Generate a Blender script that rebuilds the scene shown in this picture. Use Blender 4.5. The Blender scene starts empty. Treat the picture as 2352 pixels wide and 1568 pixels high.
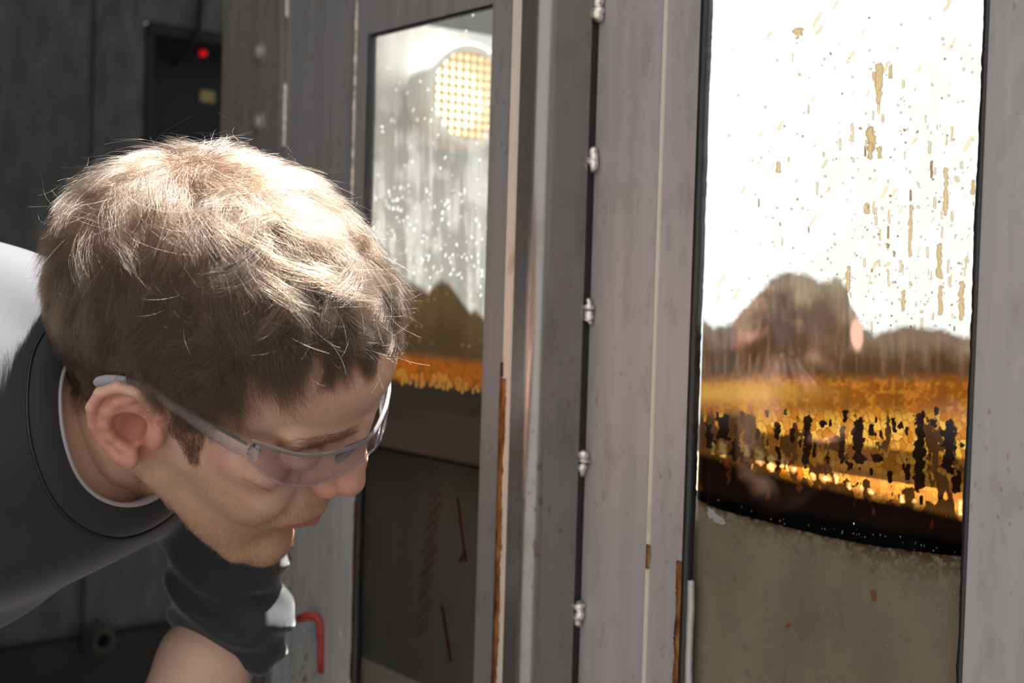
import bpy, bmesh, math, random, os
import numpy as np
from mathutils import Matrix, Vector
rng = np.random.default_rng(7)
random.seed(7)
SC = bpy.context.scene
C = SC.collection

# ------------------------------------------------------------------ camera
H = 1.02                                   # lens height above the floor
FPX, IW, IH = 3267.0, 2352.0, 1568.0
PITCH, ROLL = math.radians(2.0), math.radians(1.7)
FW = np.array([0, math.cos(PITCH), -math.sin(PITCH)])
R0 = np.array([1.0, 0, 0]); U0 = np.cross(R0, FW)
CX = math.cos(ROLL) * R0 + math.sin(ROLL) * U0
CY = math.cos(ROLL) * U0 - math.sin(ROLL) * R0
CAM = np.array([0.0, 0.0, H])
cd = bpy.data.cameras.new('camera'); cam = bpy.data.objects.new('camera', cd); C.objects.link(cam)
m = Matrix.Identity(4)
for i in range(3):
    m[i][0], m[i][1], m[i][2], m[i][3] = CX[i], CY[i], -FW[i], CAM[i]
cam.matrix_world = m
cd.sensor_width = 36.0; cd.lens = 36.0 * FPX / IW; cd.clip_start = 0.02
cd.dof.use_dof = True; cd.dof.focus_distance = 0.88; cd.dof.aperture_fstop = 6.3
SC.camera = cam

# ------------------------------------------------------------------ light
SC.view_settings.view_transform = 'Standard'; SC.view_settings.look = 'None'
SC.view_settings.gamma = 1.0; SC.view_settings.use_curve_mapping = False
SC.view_settings.exposure = 0.0
SC.cycles.transparent_max_bounces = 12; SC.cycles.max_bounces = 6; SC.cycles.diffuse_bounces = 3; SC.cycles.glossy_bounces = 3; SC.cycles.transmission_bounces = 5
SC.cycles.use_adaptive_sampling = True; SC.cycles.adaptive_threshold = 0.06
SC.cycles.caustics_reflective = False; SC.cycles.caustics_refractive = False
w = bpy.data.worlds.new('sky'); SC.world = w; w.use_nodes = True
wn = w.node_tree; wn.nodes.clear()
wo = wn.nodes.new('ShaderNodeOutputWorld'); bg = wn.nodes.new('ShaderNodeBackground')
bg.inputs[0].default_value = (1.0, 0.975, 0.96, 1); bg.inputs[1].default_value = 1.3
wn.links.new(bg.outputs[0], wo.inputs[0])
w.cycles.sampling_method = 'NONE'
TO_SUN = Vector((0.22, 0.24, 0.945)).normalized()
sd = bpy.data.lights.new('sun', 'SUN'); sun = bpy.data.objects.new('sun', sd); C.objects.link(sun)
sd.energy = 46.0; sd.angle = math.radians(0.6); sd.color = (1.0, 0.97, 0.93)
sun.rotation_euler = TO_SUN.to_track_quat('Z', 'Y').to_euler()
sun.location = (2, 2, 4)

# ------------------------------------------------------------------ helpers
def ray(px, py):
    return FW + CX * ((px - IW / 2) / FPX) - CY * ((py - IH / 2) / FPX)
def c2w(p):
    """lens frame (x right, y down, z forward; metres) to world"""
    p = np.asarray(p, float)
    return CAM + p[..., 0:1] * CX - p[..., 1:2] * CY + p[..., 2:3] * FW
def px_at(px, py, z):
    """point of the lens frame on the sight line of a pixel, at depth z"""
    return np.array([(px - IW / 2) / FPX * z, (py - IH / 2) / FPX * z, z])
def project(P):
    q = np.asarray(P) - CAM
    z = q @ FW
    return np.stack([q @ CX / z * FPX + IW / 2, -(q @ CY) / z * FPX + IH / 2], -1)

THETA = math.radians(-53.3)                 # tank front runs this way
DV = np.array([math.cos(THETA), math.sin(THETA), 0]); NV = np.array([-math.sin(THETA), math.cos(THETA), 0])
TO = np.array([0.0206, 1.05, 0.0])
def LP(px, py, y):
    """pixel -> (along, up) on the tank plane at depth y behind the tank's front"""
    r = ray(px, py); t = (y - (CAM - TO) @ NV) / (r @ NV)
    P = CAM + r * t
    return (P - TO) @ DV, P[2]
def LS(px, py, x):
    """pixel -> (depth, up) on the tank's cross plane at x"""
    r = ray(px, py); t = (x - (CAM - TO) @ DV) / (r @ DV)
    P = CAM + r * t
    return (P - TO) @ NV, P[2]

class MB:
    def __init__(s): s.v = []; s.f = []
    def box(s, x0, x1, y0, y1, z0, z1):
        b = len(s.v)
        s.v += [(x, y, z) for z in (z0, z1) for x, y in ((x0, y0), (x1, y0), (x1, y1), (x0, y1))]
        s.f += [(b, b+3, b+2, b+1), (b+4, b+5, b+6, b+7)] + [(b+i, b+(i+1) % 4, b+4+(i+1) % 4, b+4+i) for i in range(4)]
        return s
    def prism(s, poly, z0, z1):
        b = len(s.v); n = len(poly)
        s.v += [(x, y, z0) for x, y in poly] + [(x, y, z1) for x, y in poly]
        s.f += [tuple(range(b+n-1, b-1, -1)), tuple(range(b+n, b+2*n))] + [(b+i, b+(i+1) % n, b+n+(i+1) % n, b+n+i) for i in range(n)]
        return s
    def revolve(s, prof, axis='z', n=32, o=(0, 0, 0)):
        """prof: list of (radius, height)"""
        b = len(s.v); k = len(prof)
        for i in range(n):
            a = 2 * math.pi * i / n
            for r, h in prof:
                p = (r * math.cos(a), r * math.sin(a), h)
                if axis == 'x': p = (p[2], p[0], p[1])
                if axis == 'y': p = (p[1], p[2], p[0])
                s.v.append((p[0]+o[0], p[1]+o[1], p[2]+o[2]))
        for i in range(n):
            j = (i + 1) % n
            for q in range(k - 1):
                s.f.append((b+i*k+q, b+j*k+q, b+j*k+q+1, b+i*k+q+1))
        return s
    def tube(s, pts, rad, n=10, cap=True, flat=None):
        """tube along pts; rad number or list; flat=(vector, factor) squeezes the section along that direction"""
        pts = np.asarray(pts, float); N = len(pts)
        rad = np.full(N, rad) if np.isscalar(rad) else np.asarray(rad, float)
        T = np.gradient(pts, axis=0); T /= np.linalg.norm(T, axis=1)[:, None] + 1e-12
        ref = np.array([0, 0, 1.0]) if abs(T[0][2]) < 0.9 else np.array([1.0, 0, 0])
        u = np.cross(T[0], ref); u /= np.linalg.norm(u)
        b = len(s.v)
        for i in range(N):
            u = u - T[i] * (u @ T[i]); u /= np.linalg.norm(u); v = np.cross(T[i], u)
            for j in range(n):
                a = 2 * math.pi * j / n
                o = rad[i] * (u * math.cos(a) + v * math.sin(a))
                if flat is not None:
                    fd = np.asarray(flat[0], float); fd = fd / np.linalg.norm(fd)
                    o = o - fd * (o @ fd) * (1 - flat[1])
                s.v.append(tuple(pts[i] + o))
        for i in range(N - 1):
            for j in range(n):
                k = (j + 1) % n
                s.f.append((b+i*n+j, b+i*n+k, b+(i+1)*n+k, b+(i+1)*n+j))
        if cap:
            s.f.append(tuple(b + j for j in range(n - 1, -1, -1))); s.f.append(tuple(b + (N-1)*n + j for j in range(n)))
        return s
    def build(s, name, mat, parent=None, smooth=False, bevel=0.0, seg=2):
        me = bpy.data.meshes.new(name)
        me.from_pydata([tuple(map(float, v)) for v in s.v], [], s.f); me.update()
        o = bpy.data.objects.new(name, me); C.objects.link(o)
        me.materials.append(mat)
        if smooth: me.polygons.foreach_set('use_smooth', [True] * len(me.polygons))
        if bevel:
            bm = bmesh.new(); bm.from_mesh(me)
            es = [e for e in bm.edges if len(e.link_faces) == 2 and e.calc_face_angle() > 0.5]
            bmesh.ops.bevel(bm, geom=es, offset=bevel, segments=seg, affect='EDGES', clamp_overlap=True)
            bm.to_mesh(me); bm.free()
        if parent is not None: o.parent = parent
        return o

def npmesh(name, V, F, mat, parent=None, smooth=True, col=None, extra=None):
    """V (n,3), F (m,3|4) numpy; col (n,3) colour attribute 'Col'; extra dict of float attributes"""
    V = np.ascontiguousarray(V, np.float32); F = np.ascontiguousarray(F, np.int32)
    me = bpy.data.meshes.new(name); k = F.shape[1]
    me.vertices.add(len(V)); me.vertices.foreach_set('co', V.ravel())
    me.loops.add(F.size); me.loops.foreach_set('vertex_index', F.ravel())
    me.polygons.add(len(F)); me.polygons.foreach_set('loop_start', np.arange(0, F.size, k, dtype=np.int32))
    me.update(calc_edges=True); me.validate()
    if smooth: me.polygons.foreach_set('use_smooth', np.ones(len(me.polygons), bool))
    if col is not None:
        a = me.attributes.new('Col', 'FLOAT_COLOR', 'POINT')
        a.data.foreach_set('color', np.c_[col, np.ones(len(col))].astype(np.float32).ravel())
    for nm, val in (extra or {}).items():
        a = me.attributes.new(nm, 'FLOAT', 'POINT'); a.data.foreach_set('value', np.asarray(val, np.float32))
    o = bpy.data.objects.new(name, me); C.objects.link(o); me.materials.append(mat)
    if parent is not None: o.parent = parent
    return o

def tag(o, label=None, cat=None, group=None, kind=None):
    if label: o['label'] = label
    if cat: o['category'] = cat
    if group: o['group'] = group
    if kind: o['kind'] = kind
    return o
def empty(name, loc=(0, 0, 0), rz=0.0):
    o = bpy.data.objects.new(name, None); C.objects.link(o); o.location = loc; o.rotation_euler = (0, 0, rz)
    o.empty_display_size = 0.05
    return o

# ------------------------------------------------------------------ materials
def mat(name, base=(0.5, 0.5, 0.5), rough=0.6, metal=0.0, spec=0.5, **kw):
    M = bpy.data.materials.new(name); M.use_nodes = True
    b = M.node_tree.nodes['Principled BSDF']
    b.inputs['Base Color'].default_value = (*base, 1); b.inputs['Roughness'].default_value = rough
    b.inputs['Metallic'].default_value = metal; b.inputs['Specular IOR Level'].default_value = spec
    for k, v in kw.items(): b.inputs[k.replace('_', ' ')].default_value = v
    return M
def N(M, t, **kw):
    n = M.node_tree.nodes.new(t)
    for k, v in kw.items(): setattr(n, k, v)
    return n
def bsdf(M): return M.node_tree.nodes['Principled BSDF']
def link(M, a, b): M.node_tree.links.new(a, b)
def coords(M, scale=(1, 1, 1)):
    tc = N(M, 'ShaderNodeTexCoord'); mp = N(M, 'ShaderNodeMapping'); mp.inputs['Scale'].default_value = scale
    link(M, tc.outputs['Object'], mp.inputs[0]); return mp.outputs[0]
def noise(M, vec, scale, detail=4, rough=0.55):
    n = N(M, 'ShaderNodeTexNoise'); n.inputs['Scale'].default_value = scale
    n.inputs['Detail'].default_value = detail; n.inputs['Roughness'].default_value = rough
    link(M, vec, n.inputs['Vector']); return n.outputs['Fac']
def ramp(M, fac, stops):
    r = N(M, 'ShaderNodeValToRGB'); e = r.color_ramp.elements
    while len(e) < len(stops): e.new(0.5)
    for q, (p, c) in zip(e, stops):
        q.position = p; q.color = (*c, 1) if len(c) == 3 else c
    link(M, fac, r.inputs[0]); return r.outputs[0]
def mix(M, fac, a, b, mode='MIX'):
    x = N(M, 'ShaderNodeMix', data_type='RGBA', blend_type=mode)
    for s, v in ((0, fac), (6, a), (7, b)):
        if isinstance(v, (int, float)): x.inputs[s].default_value = v
        elif isinstance(v, tuple): x.inputs[s].default_value = (*v, 1)
        else: link(M, v, x.inputs[s])
    return x.outputs[2]
def bump(M, fac, strength=0.2, dist=0.001):
    b = N(M, 'ShaderNodeBump'); b.inputs['Strength'].default_value = strength; b.inputs['Distance'].default_value = dist
    link(M, fac, b.inputs['Height']); link(M, b.outputs[0], bsdf(M).inputs['Normal'])

def steel(name, base, rust=0.35, rough=0.5, metal=0.25, streak=0.35, spots=0.62):
    """galvanised sheet: vertical streaks, dark rubs, small brown spots"""
    M = mat(name, base, rough, metal)
    v1 = coords(M, (60, 60, 2.2)); v2 = coords(M, (1, 1, 0.45)); v3 = coords(M, (1, 1, 0.6))
    s1 = noise(M, v1, 1.0, 3, 0.6); s2 = noise(M, v2, 38.0, 3, 0.65); s3 = noise(M, v3, 190.0, 1, 0.5); s4 = noise(M, v2, 9.0, 2, 0.6)
    dk = tuple(c * (1 - streak) for c in base); lt = tuple(min(1, c * (1 + streak * 0.45)) for c in base)
    c = mix(M, ramp(M, s1, [(0.3, (0, 0, 0)), (0.7, (1, 1, 1))]), dk, lt)
    c = mix(M, ramp(M, s2, [(0.52, (0, 0, 0)), (0.74, (0.5, 0.5, 0.5))]), c, tuple(q * 0.5 for q in (base[0], base[1] * 0.95, base[2] * 0.88)))
    g = N(M, 'ShaderNodeMath', operation='MULTIPLY'); link(M, s3, g.inputs[0]); link(M, s4, g.inputs[1])
    c = mix(M, ramp(M, g.outputs[0], [(spots - 0.25, (0, 0, 0)), (spots - 0.21, (rust, rust, rust))]), c, (0.13, 0.06, 0.025))
    link(M, c, bsdf(M).inputs['Base Color'])
    link(M, ramp(M, s2, [(0.3, (rough * 0.8,) * 3), (0.8, (min(1, rough * 1.35),) * 3)]), bsdf(M).inputs['Roughness'])
    return M

# ================================================================== setting
M_floor = mat('concrete_floor', (0.09, 0.088, 0.085), 0.9)
link(M_floor, ramp(M_floor, noise(M_floor, coords(M_floor), 6.0, 8), [(0.3, (0.026, 0.025, 0.024)), (0.7, (0.05, 0.048, 0.045))]), bsdf(M_floor).inputs['Base Color'])
M_side = mat('block_wall_pale', (0.30, 0.285, 0.27), 0.9)
sw = MB().box(1.30, 1.40, -3, 1.2, 0.0, H + 0.95).build('sky_block_wall', M_side); tag(sw, kind='structure')  # unseen wall added to cut sky light from the right and bounce some fill
floor = MB().box(-4, 4, -3, 5, -0.1, 0.0).build('floor', M_floor); tag(floor, kind='structure')

M_wallp = steel('shaded_wall_steel', (0.015, 0.016, 0.0155), rust=0.3, rough=0.8, metal=0.0, streak=0.10, spots=0.66)  # shade of the corner put into a near-black wall colour
M_black = mat('black_recess', (0.006, 0.006, 0.007), 0.85, spec=0.2)
M_ledge = mat('ledge_grime', (0.016, 0.0155, 0.0145), 0.9, spec=0.2)
link(M_ledge, ramp(M_ledge, noise(M_ledge, coords(M_ledge), 9.0, 6), [(0.3, (0.005, 0.005, 0.0045)), (0.75, (0.012, 0.011, 0.010))]), bsdf(M_ledge).inputs['Base Color'])
WA = math.radians(46)
WD = np.array([math.sin(WA), math.cos(WA), 0]); WN = np.array([math.cos(WA), -math.sin(WA), 0])   # along, towards lens
r_ = ray(230, 784); W0 = CAM + r_ * 1.95; W0[2] = 0
def WP(px, py, off=0.0):
    r = ray(px, py); t = (off - (CAM - W0) @ WN) / (r @ WN); P = CAM + r * t
    return (P - W0) @ WD, P[2]
wall = empty('wall_back', tuple(W0), math.atan2(WD[1], WD[0])); tag(wall, kind='structure')
# local frame: x along the wall, -y towards the lens
xs = WP(235, 300)[0]; x0 = WP(330, 200)[0]; x1 = x0 + 0.62; zt = WP(330, 45)[1]; zb = zt - 0.62
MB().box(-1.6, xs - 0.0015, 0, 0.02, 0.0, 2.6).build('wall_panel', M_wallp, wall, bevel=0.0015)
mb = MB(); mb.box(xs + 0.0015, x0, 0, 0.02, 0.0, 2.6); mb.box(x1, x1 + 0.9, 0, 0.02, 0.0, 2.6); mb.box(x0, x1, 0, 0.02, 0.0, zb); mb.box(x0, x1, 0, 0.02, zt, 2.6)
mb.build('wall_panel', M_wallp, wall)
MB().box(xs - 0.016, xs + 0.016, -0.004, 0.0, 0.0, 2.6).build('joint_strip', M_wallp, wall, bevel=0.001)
for k in range(7):
    MB().revolve([(0, -0.003), (0.004, -0.0025), (0.005, 0.0)], 'y', 12, (xs - 0.008 if k % 2 else xs + 0.008, -0.004, 0.55 + 0.11 * k)).build('rivet', M_wallp, wall, True)
# plinth along the wall foot
zl = WP(200, 1458, 0.012)[1]
ledge = empty('trim_1', tuple(W0), math.atan2(WD[1], WD[0])); tag(ledge, kind='structure')
MB().box(-1.6, x1 + 0.9, -0.012, -0.001, 0.001, zl).build('plinth', M_ledge, ledge, bevel=0.006)
# unseen roof and side added to shade that corner
M_shade_roof = mat('shade_roof_sheet', (0.05, 0.05, 0.05), 0.9)
roof = empty('added_shade_roof', tuple(W0), math.atan2(WD[1], WD[0])); tag(roof, kind='structure')
MB().box(-1.6, 0.42, -0.62, 0.0, 2.4, 2.44).build('shade_roof_sheet', M_shade_roof, roof)
MB().box(-1.64, -1.6, -0.62, 0.02, 0.0, 2.4).build('shade_roof_side', M_shade_roof, roof)

# recessed cabinet with a red pilot lamp
M_led = bpy.data.materials.new('red_pilot'); M_led.use_nodes = True
e_ = bsdf(M_led); e_.inputs['Base Color'].default_value = (0.6, 0.01, 0.01, 1); e_.inputs['Emission Color'].default_value = (1, 0.01, 0.01, 1); e_.inputs['Emission Strength'].default_value = 0.5
M_dk = mat('dark_plastic', (0.004, 0.004, 0.0045), 0.8, spec=0.2); M_dk2 = mat('dark_grey_metal', (0.012, 0.012, 0.013), 0.6)
M_yel = mat('yellow_label', (0.10, 0.085, 0.01), 0.6)
cab = empty('equipment_cabinet', tuple(W0), math.atan2(WD[1], WD[0]))
tag(cab, 'dark recessed equipment cabinet with small red pilot lamp and yellow label', 'cabinet')
g = 0.004
cb = MB(); cb.box(x0+g, x1-g, 0.26, 0.28, zb+g, zt-g); cb.box(x0+g, x0+g+0.012, 0.0, 0.26, zb+g, zt-g); cb.box(x1-g-0.012, x1-g, 0.0, 0.26, zb+g, zt-g)
cb.box(x0+g, x1-g, 0.0, 0.26, zb+g, zb+g+0.012); cb.box(x0+g, x1-g, 0.0, 0.26, zt-g-0.012, zt-g)
cb.build('cabinet_body', M_black, cab)
def WQ(px, py, off): return WP(px, py, -off)
a, b = WQ(467, 122, 0.05); MB().revolve([(0, -0.006), (0.003, -0.005), (0.0042, -0.001), (0.0045, 0.004)], 'y', 16, (a, 0.05, b)).build('pilot_lamp', M_led, cab, True)
MB().box(a - 0.09, a + 0.14, 0.055, 0.075, b - 0.16, b + 0.03).build('instrument_panel', M_dk, cab, bevel=0.003)
c2, d2 = WQ(480, 222, 0.05); MB().box(c2 - 0.012, c2 + 0.012, 0.0535, 0.055, d2 - 0.008, d2 + 0.009).build('warning_label', M_yel, cab)
c3, d3 = WQ(382, 170, 0.15); MB().tube([(c3, 0.15, zb + 0.02), (c3, 0.15, zt - 0.02)], 0.007).build('conduit', M_dk2, cab, True)
c3, d3 = WQ(395, 270, 0.12); MB().revolve([(0, -0.012), (0.018, -0.010), (0.022, 0.0), (0.020, 0.03)], 'y', 18, (c3, 0.14, d3)).build('meter', M_dk2, cab, True)
c4, _ = WP(432, 30, -0.02)
cable = MB().tube([(c4, -0.012, zt + 0.35), (c4 + 0.002, -0.012, zt + 0.1), (c4, -0.010, zt - 0.005), (c4, 0.02, zt - 0.03), (c4, 0.09, zt - 0.06)], 0.0045).build('supply_cable', M_black, cab, True)

# pipe stub on the plinth
M_pvc = mat('aged_pvc', (0.022, 0.020, 0.017), 0.8, spec=0.15)
pa, pb = WP(255, 1480, 0.05)
pipe = empty('pipe_stub', tuple(W0 + WD * pa + WN * 0.013 + np.array([0, 0, pb])), math.atan2(WD[1], WD[0]))
tag(pipe, 'short grey plastic pipe stub sticking out of the dark plinth', 'pipe')
MB().revolve([(0.010, 0.001), (0.010, -0.015), (0.011, -0.017), (0.017, -0.017), (0.018, -0.015), (0.018, 0.0)], 'y', 28).build('pipe_wall', M_pvc, pipe, True)
MB().revolve([(0.018, -0.004), (0.024, -0.004), (0.024, 0.0), (0.018, 0.0)], 'y', 28).build('flange', M_pvc, pipe)
MB().revolve([(0.0, 0.0), (0.0102, 0.0)], 'y', 20, (0, -0.004, 0)).build('bore', M_black, pipe)

# ================================================================== tank
M_sheet = steel('zinc_sheet', (0.27, 0.27, 0.27), rust=0.6, rough=0.5, metal=0.3, streak=0.2)
M_post = steel('post_sheet', (0.27, 0.258, 0.245), rust=0.5, rough=0.26, metal=0.7, streak=0.08, spots=0.64)
M_flange = steel('weathered_flange', (0.25, 0.235, 0.22), rust=0.4, rough=0.5, metal=0.4, streak=0.2)
M_plate = steel('right_plate', (0.42, 0.395, 0.395), rust=0.45, rough=0.5, metal=0.25, streak=0.14, spots=0.64)
M_cream = mat('cream_sealant', (0.62, 0.56, 0.47), 0.6)
v_ = coords(M_cream, (1, 1, 0.25)); rz = noise(M_cream, v_, 55.0, 4)
link(M_cream, mix(M_cream, ramp(M_cream, rz, [(0.60, (0, 0, 0)), (0.72, (0.8, 0.8, 0.8))]), (0.62, 0.56, 0.47), (0.30, 0.20, 0.11)), bsdf(M_cream).inputs['Base Color'])
M_gasket = mat('black_gasket', (0.012, 0.012, 0.013), 0.45)
M_weld = mat('weld_bead', (0.72, 0.66, 0.60), 0.32, 0.75)
bump(M_weld, noise(M_weld, coords(M_weld), 260.0, 3), 0.5, 0.001)
M_rust = mat('rust', (0.22, 0.085, 0.025), 0.9, spec=0.2)
link(M_rust, ramp(M_rust, noise(M_rust, coords(M_rust, (1, 1, 0.4)), 170.0, 5), [(0.3, (0.035, 0.014, 0.008)), (0.5, (0.20, 0.075, 0.02)), (0.75, (0.36, 0.20, 0.07))]), bsdf(M_rust).inputs['Base Color'])
M_inner = steel('inner_sheet', (0.50, 0.50, 0.49), rust=0.3, rough=0.6, metal=0.1, streak=0.3)
M_white = bpy.data.materials.new('milky_sheet'); M_white.use_nodes = True
nt = M_white.node_tree; nt.nodes.clear()
o_ = nt.nodes.new('ShaderNodeOutputMaterial'); t_ = nt.nodes.new('ShaderNodeBsdfTranslucent'); d_ = nt.nodes.new('ShaderNodeBsdfDiffuse'); x_ = nt.nodes.new('ShaderNodeMixShader')
t_.inputs[0].default_value = (0.62, 0.645, 0.675, 1); d_.inputs[0].default_value = (0.80, 0.79, 0.77, 1); x_.inputs[0].default_value = 0.35
nt.links.new(t_.outputs[0], x_.inputs[1]); nt.links.new(d_.outputs[0], x_.inputs[2]); nt.links.new(x_.outputs[0], o_.inputs[0])

ZT, ZB = H + 0.30, 0.02
tank = empty('test_tank', tuple(TO), THETA)
tag(tank, 'tall grey sheet-metal tank with two stained glass windows and stitch-welded corner', 'tank')
YR = 0.054                                     # the right front stands this much farther back
REC = {}
def X0(px, py=784): return LP(px, py, 0.0)[0]
def XR(px, py=784): return LP(px, py, YR)[0]
xf0, xf1 = LP(519, 150, 0)[0], LP(656, 150, 0)[0]
xw0 = LP(850, 80, 0)[0]; xw1 = LP(1131, 60, 0)[0]; zw1 = LP(850, 80, 0)[1]; zw0 = H - 0.52
xs0, xs1 = X0(1157), X0(1176)
xb = LP(1243, 300, 0)[0]                       # outer face of the bend
def holed(name, x0, x1, y0, y1, hx0, hx1, hz0, hz1, m, z0=ZB, z1=ZT):
    mb = MB()
    P = [(x0, z0), (x1, z0), (x1, z1), (x0, z1)]; Q = [(hx0, hz0), (hx1, hz0), (hx1, hz1), (hx0, hz1)]
    for y in (y0, y1): mb.v += [(x, y, z) for x, z in P] + [(x, y, z) for x, z in Q]
    for i in range(4):
        j = (i + 1) % 4
        mb.f += [(i, j, 4+j, 4+i), (8+i, 12+i, 12+j, 8+j), (i, 8+i, 8+j, j), (4+i, 4+j, 12+j, 12+i)]
    return mb.build(name, m, tank)
holed('front_panel', xf1 - 0.012, xs0, 0.0, 0.003, xw0, xw1, zw0, zw1, M_sheet)
fl = MB().box(xf0, xf1, -0.005, -0.0001, ZB, ZT).build('bolted_flange', M_flange, tank, bevel=0.0015)
MB().box(xf0 + 0.005, xf0 + 0.009, 0.0001, 0.05, ZB, ZT).build('corner_angle', M_flange, tank, bevel=0.001)
for py in (122, 282, 450, 640, 850, 1080):
    bx, bz = LP(598 - py * 0.012, py, -0.005)
    bo = MB().revolve([(0, -0.0062), (0.004, -0.0060), (0.0068, -0.0048), (0.0082, -0.0020), (0.0085, 0.0)], 'y', 24, (bx, -0.005, bz)).build('bolt', M_flange, tank, True)
    MB().revolve([(0.0078, -0.0012), (0.0115, -0.0011), (0.0120, 0.0)], 'y', 24, (bx, -0.005, bz)).build('washer', M_flange, bo, True)
def bead(name, x, z0, z1, r, m, y=0.0, jit=0.25, parent=None, n=None):
    n = n or max(6, int((z1 - z0) / 0.003)); zz = np.linspace(z0, z1, n)
    rr = r * (1 + jit * rng.normal(size=n)); rr[0] *= 0.4; rr[-1] *= 0.4
    pts = np.c_[x + rng.normal(size=n) * r * 0.12, np.full(n, y), zz]
    return MB().tube(pts, np.clip(rr, r * 0.3, r * 2), 8).build(name, m, parent or tank, True)
M_beadg = mat('grey_weld', (0.5, 0.48, 0.45), 0.35, 0.5)
for a, b in ((-60, 45), (190, 340), (520, 700), (900, 1050), (1300, 1420)):
    z0 = LP(656, b, 0)[1]; z1 = LP(656, a, 0)[1]
    bead('weld_bead', xf1 + 0.0012, z0, min(z1, ZT - 0.002), 0.0026, M_beadg)
# paler rusty overlay low on the panel, floor-bounced light put into its colour
M_bounce = steel('bounce_light_steel', (0.62, 0.62, 0.60), rust=0.75, rough=0.6, metal=0.15, streak=0.22, spots=0.60)
MB().box(xf1 + 0.003, xw0 - 0.006, -0.0012, -0.0001, ZB, LP(760, 1010, 0)[1]).build('bounce_light_overlay', M_bounce, tank)
# scored line left of the window
bead('sealant_line', LP(818, 100, 0)[0], H - 0.35, ZT - 0.01, 0.0011, M_cream, 0.0, 0.45)
# cream strip with a run of rust
cs = MB().box(xs0, xs1, -0.0012, 0.006, ZB, ZT).build('sealant_strip', M_cream, tank, bevel=0.001)
def wavy(x_in, x_out, z0, z1, y0, y1, amp, n, seed, name, m, parent=None, amp_out=0.0):
    """vertical strip with a ragged edge at x_in and a straight one at x_out"""
    g = np.random.default_rng(seed); z = np.linspace(z0, z1, n)
    w_ = sum(g.uniform(0.3, 1) / (k + 1) * np.sin(z * (40 * (k + 1)) + g.uniform(0, 6.3)) for k in range(6)) * 0.5 + g.normal(size=n) * 0.15
    w2 = sum(g.uniform(0.3, 1) / (k + 1) * np.sin(z * (50 * (k + 1)) + g.uniform(0, 6.3)) for k in range(6)) * 0.5
    xi = x_in + amp * w_; xo = np.full(n, x_out) + amp_out * w2
    V = np.concatenate([np.c_[xi, np.full(n, y0), z], np.c_[xo, np.full(n, y0), z], np.c_[xi, np.full(n, y1), z], np.c_[xo, np.full(n, y1), z]])
    i = np.arange(n - 1); q = lambda a, b, r: np.c_[a*n+i, a*n+i+1, b*n+i+1, b*n+i] if not r else np.c_[a*n+i, b*n+i, b*n+i+1, a*n+i+1]
    F = np.concatenate([q(0, 1, True), q(2, 3, False), q(0, 2, False), q(1, 3, True)])
    return npmesh(name, V, F, m, parent or tank, smooth=False)
zr1 = LP(1156, 868, 0)[1]
wavy(xs0 + 0.006, xs0 - 0.0012, H - 0.45, zr1, -0.0017, -0.0012, 0.0030, 160, 3, 'rust_run', M_rust, cs)
wavy(xs0 + 0.0025, xs0 - 0.0008, zr1 + 0.001, zr1 + 0.012, -0.0019, -0.0012, 0.001, 14, 4, 'rust_run', M_gasket, cs)

# corner post: sheet bent round to the recessed right front
arc = [(xb - 0.013 + 0.013 * math.sin(a), 0.013 - 0.013 * math.cos(a)) for a in np.linspace(0, math.pi / 2, 40)]
prof = [(xs1, 0.0)] + arc + [(xb, YR - 0.0085)]
inn = [(xb - 0.0025, YR - 0.0085)] + [(xb - 0.013 + 0.0105 * math.sin(a), 0.013 - 0.0105 * math.cos(a)) for a in np.linspace(math.pi / 2, 0, 40)] + [(xs1, 0.0025)]
po = MB().prism(prof + inn, ZB, ZT).build('corner_post', M_post, tank)
MB().box(xb - 0.05, xb - 0.0027, YR - 0.016, YR + 0.012, ZB, ZT).build('seam_shade_block', M_gasket, tank)  # black block added behind the open seam to keep its gap dark
# right front
xr_s0, xr_s1 = LP(1508, 600, YR)[0], LP(1515, 600, YR)[0]
xrw0, xrw1 = LP(1602, 400, YR)[0], LP(2266, 100, YR)[0]
zrw1 = H + 0.27; zrw0 = H - 0.52
XE = 0.60
pl = MB().box(xb - 0.002, xr_s0, YR, YR + 0.003, ZB, ZT).build('side_plate', M_plate, tank)
s2 = MB().box(xr_s0, xr_s1, YR - 0.0014, YR + 0.004, ZB, ZT).build('sealant_strip', M_cream, tank, bevel=0.0006)
zz1 = LP(1490, 1255, YR)[1]
wavy(xr_s1 + 0.001, xr_s1 - 0.002, zz1 - 0.016, zz1 + 0.002, YR - 0.0020, YR - 0.0014, 0.0012, 20, 5, 'rust_run', M_rust, s2)
holed('window_panel', xr_s1, XE, YR, YR + 0.004, xrw0, xrw1, zrw0, zrw1, M_plate)
# stitch welds closing the seam, gap left open between them
wy = [20, 366, 716, 1066, 1412, 1758]
for k, py in enumerate(wy):
    z = LP(1397 - py * 0.0285, py, YR)[1]
    n = 11; zz = np.linspace(z - 0.0095, z + 0.0095, n)
    rr = 0.0044 * np.sin(np.linspace(0.25, math.pi - 0.25, n)) ** 0.6 * (1 + 0.28 * rng.normal(size=n))
    MB().tube(np.c_[xb + 0.0008 + rng.normal(size=n) * 0.0009, np.full(n, YR - 0.0042) + rng.normal(size=n) * 0.0006, zz], rr, 10).build('stitch_weld', M_weld, tank, True)
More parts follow.
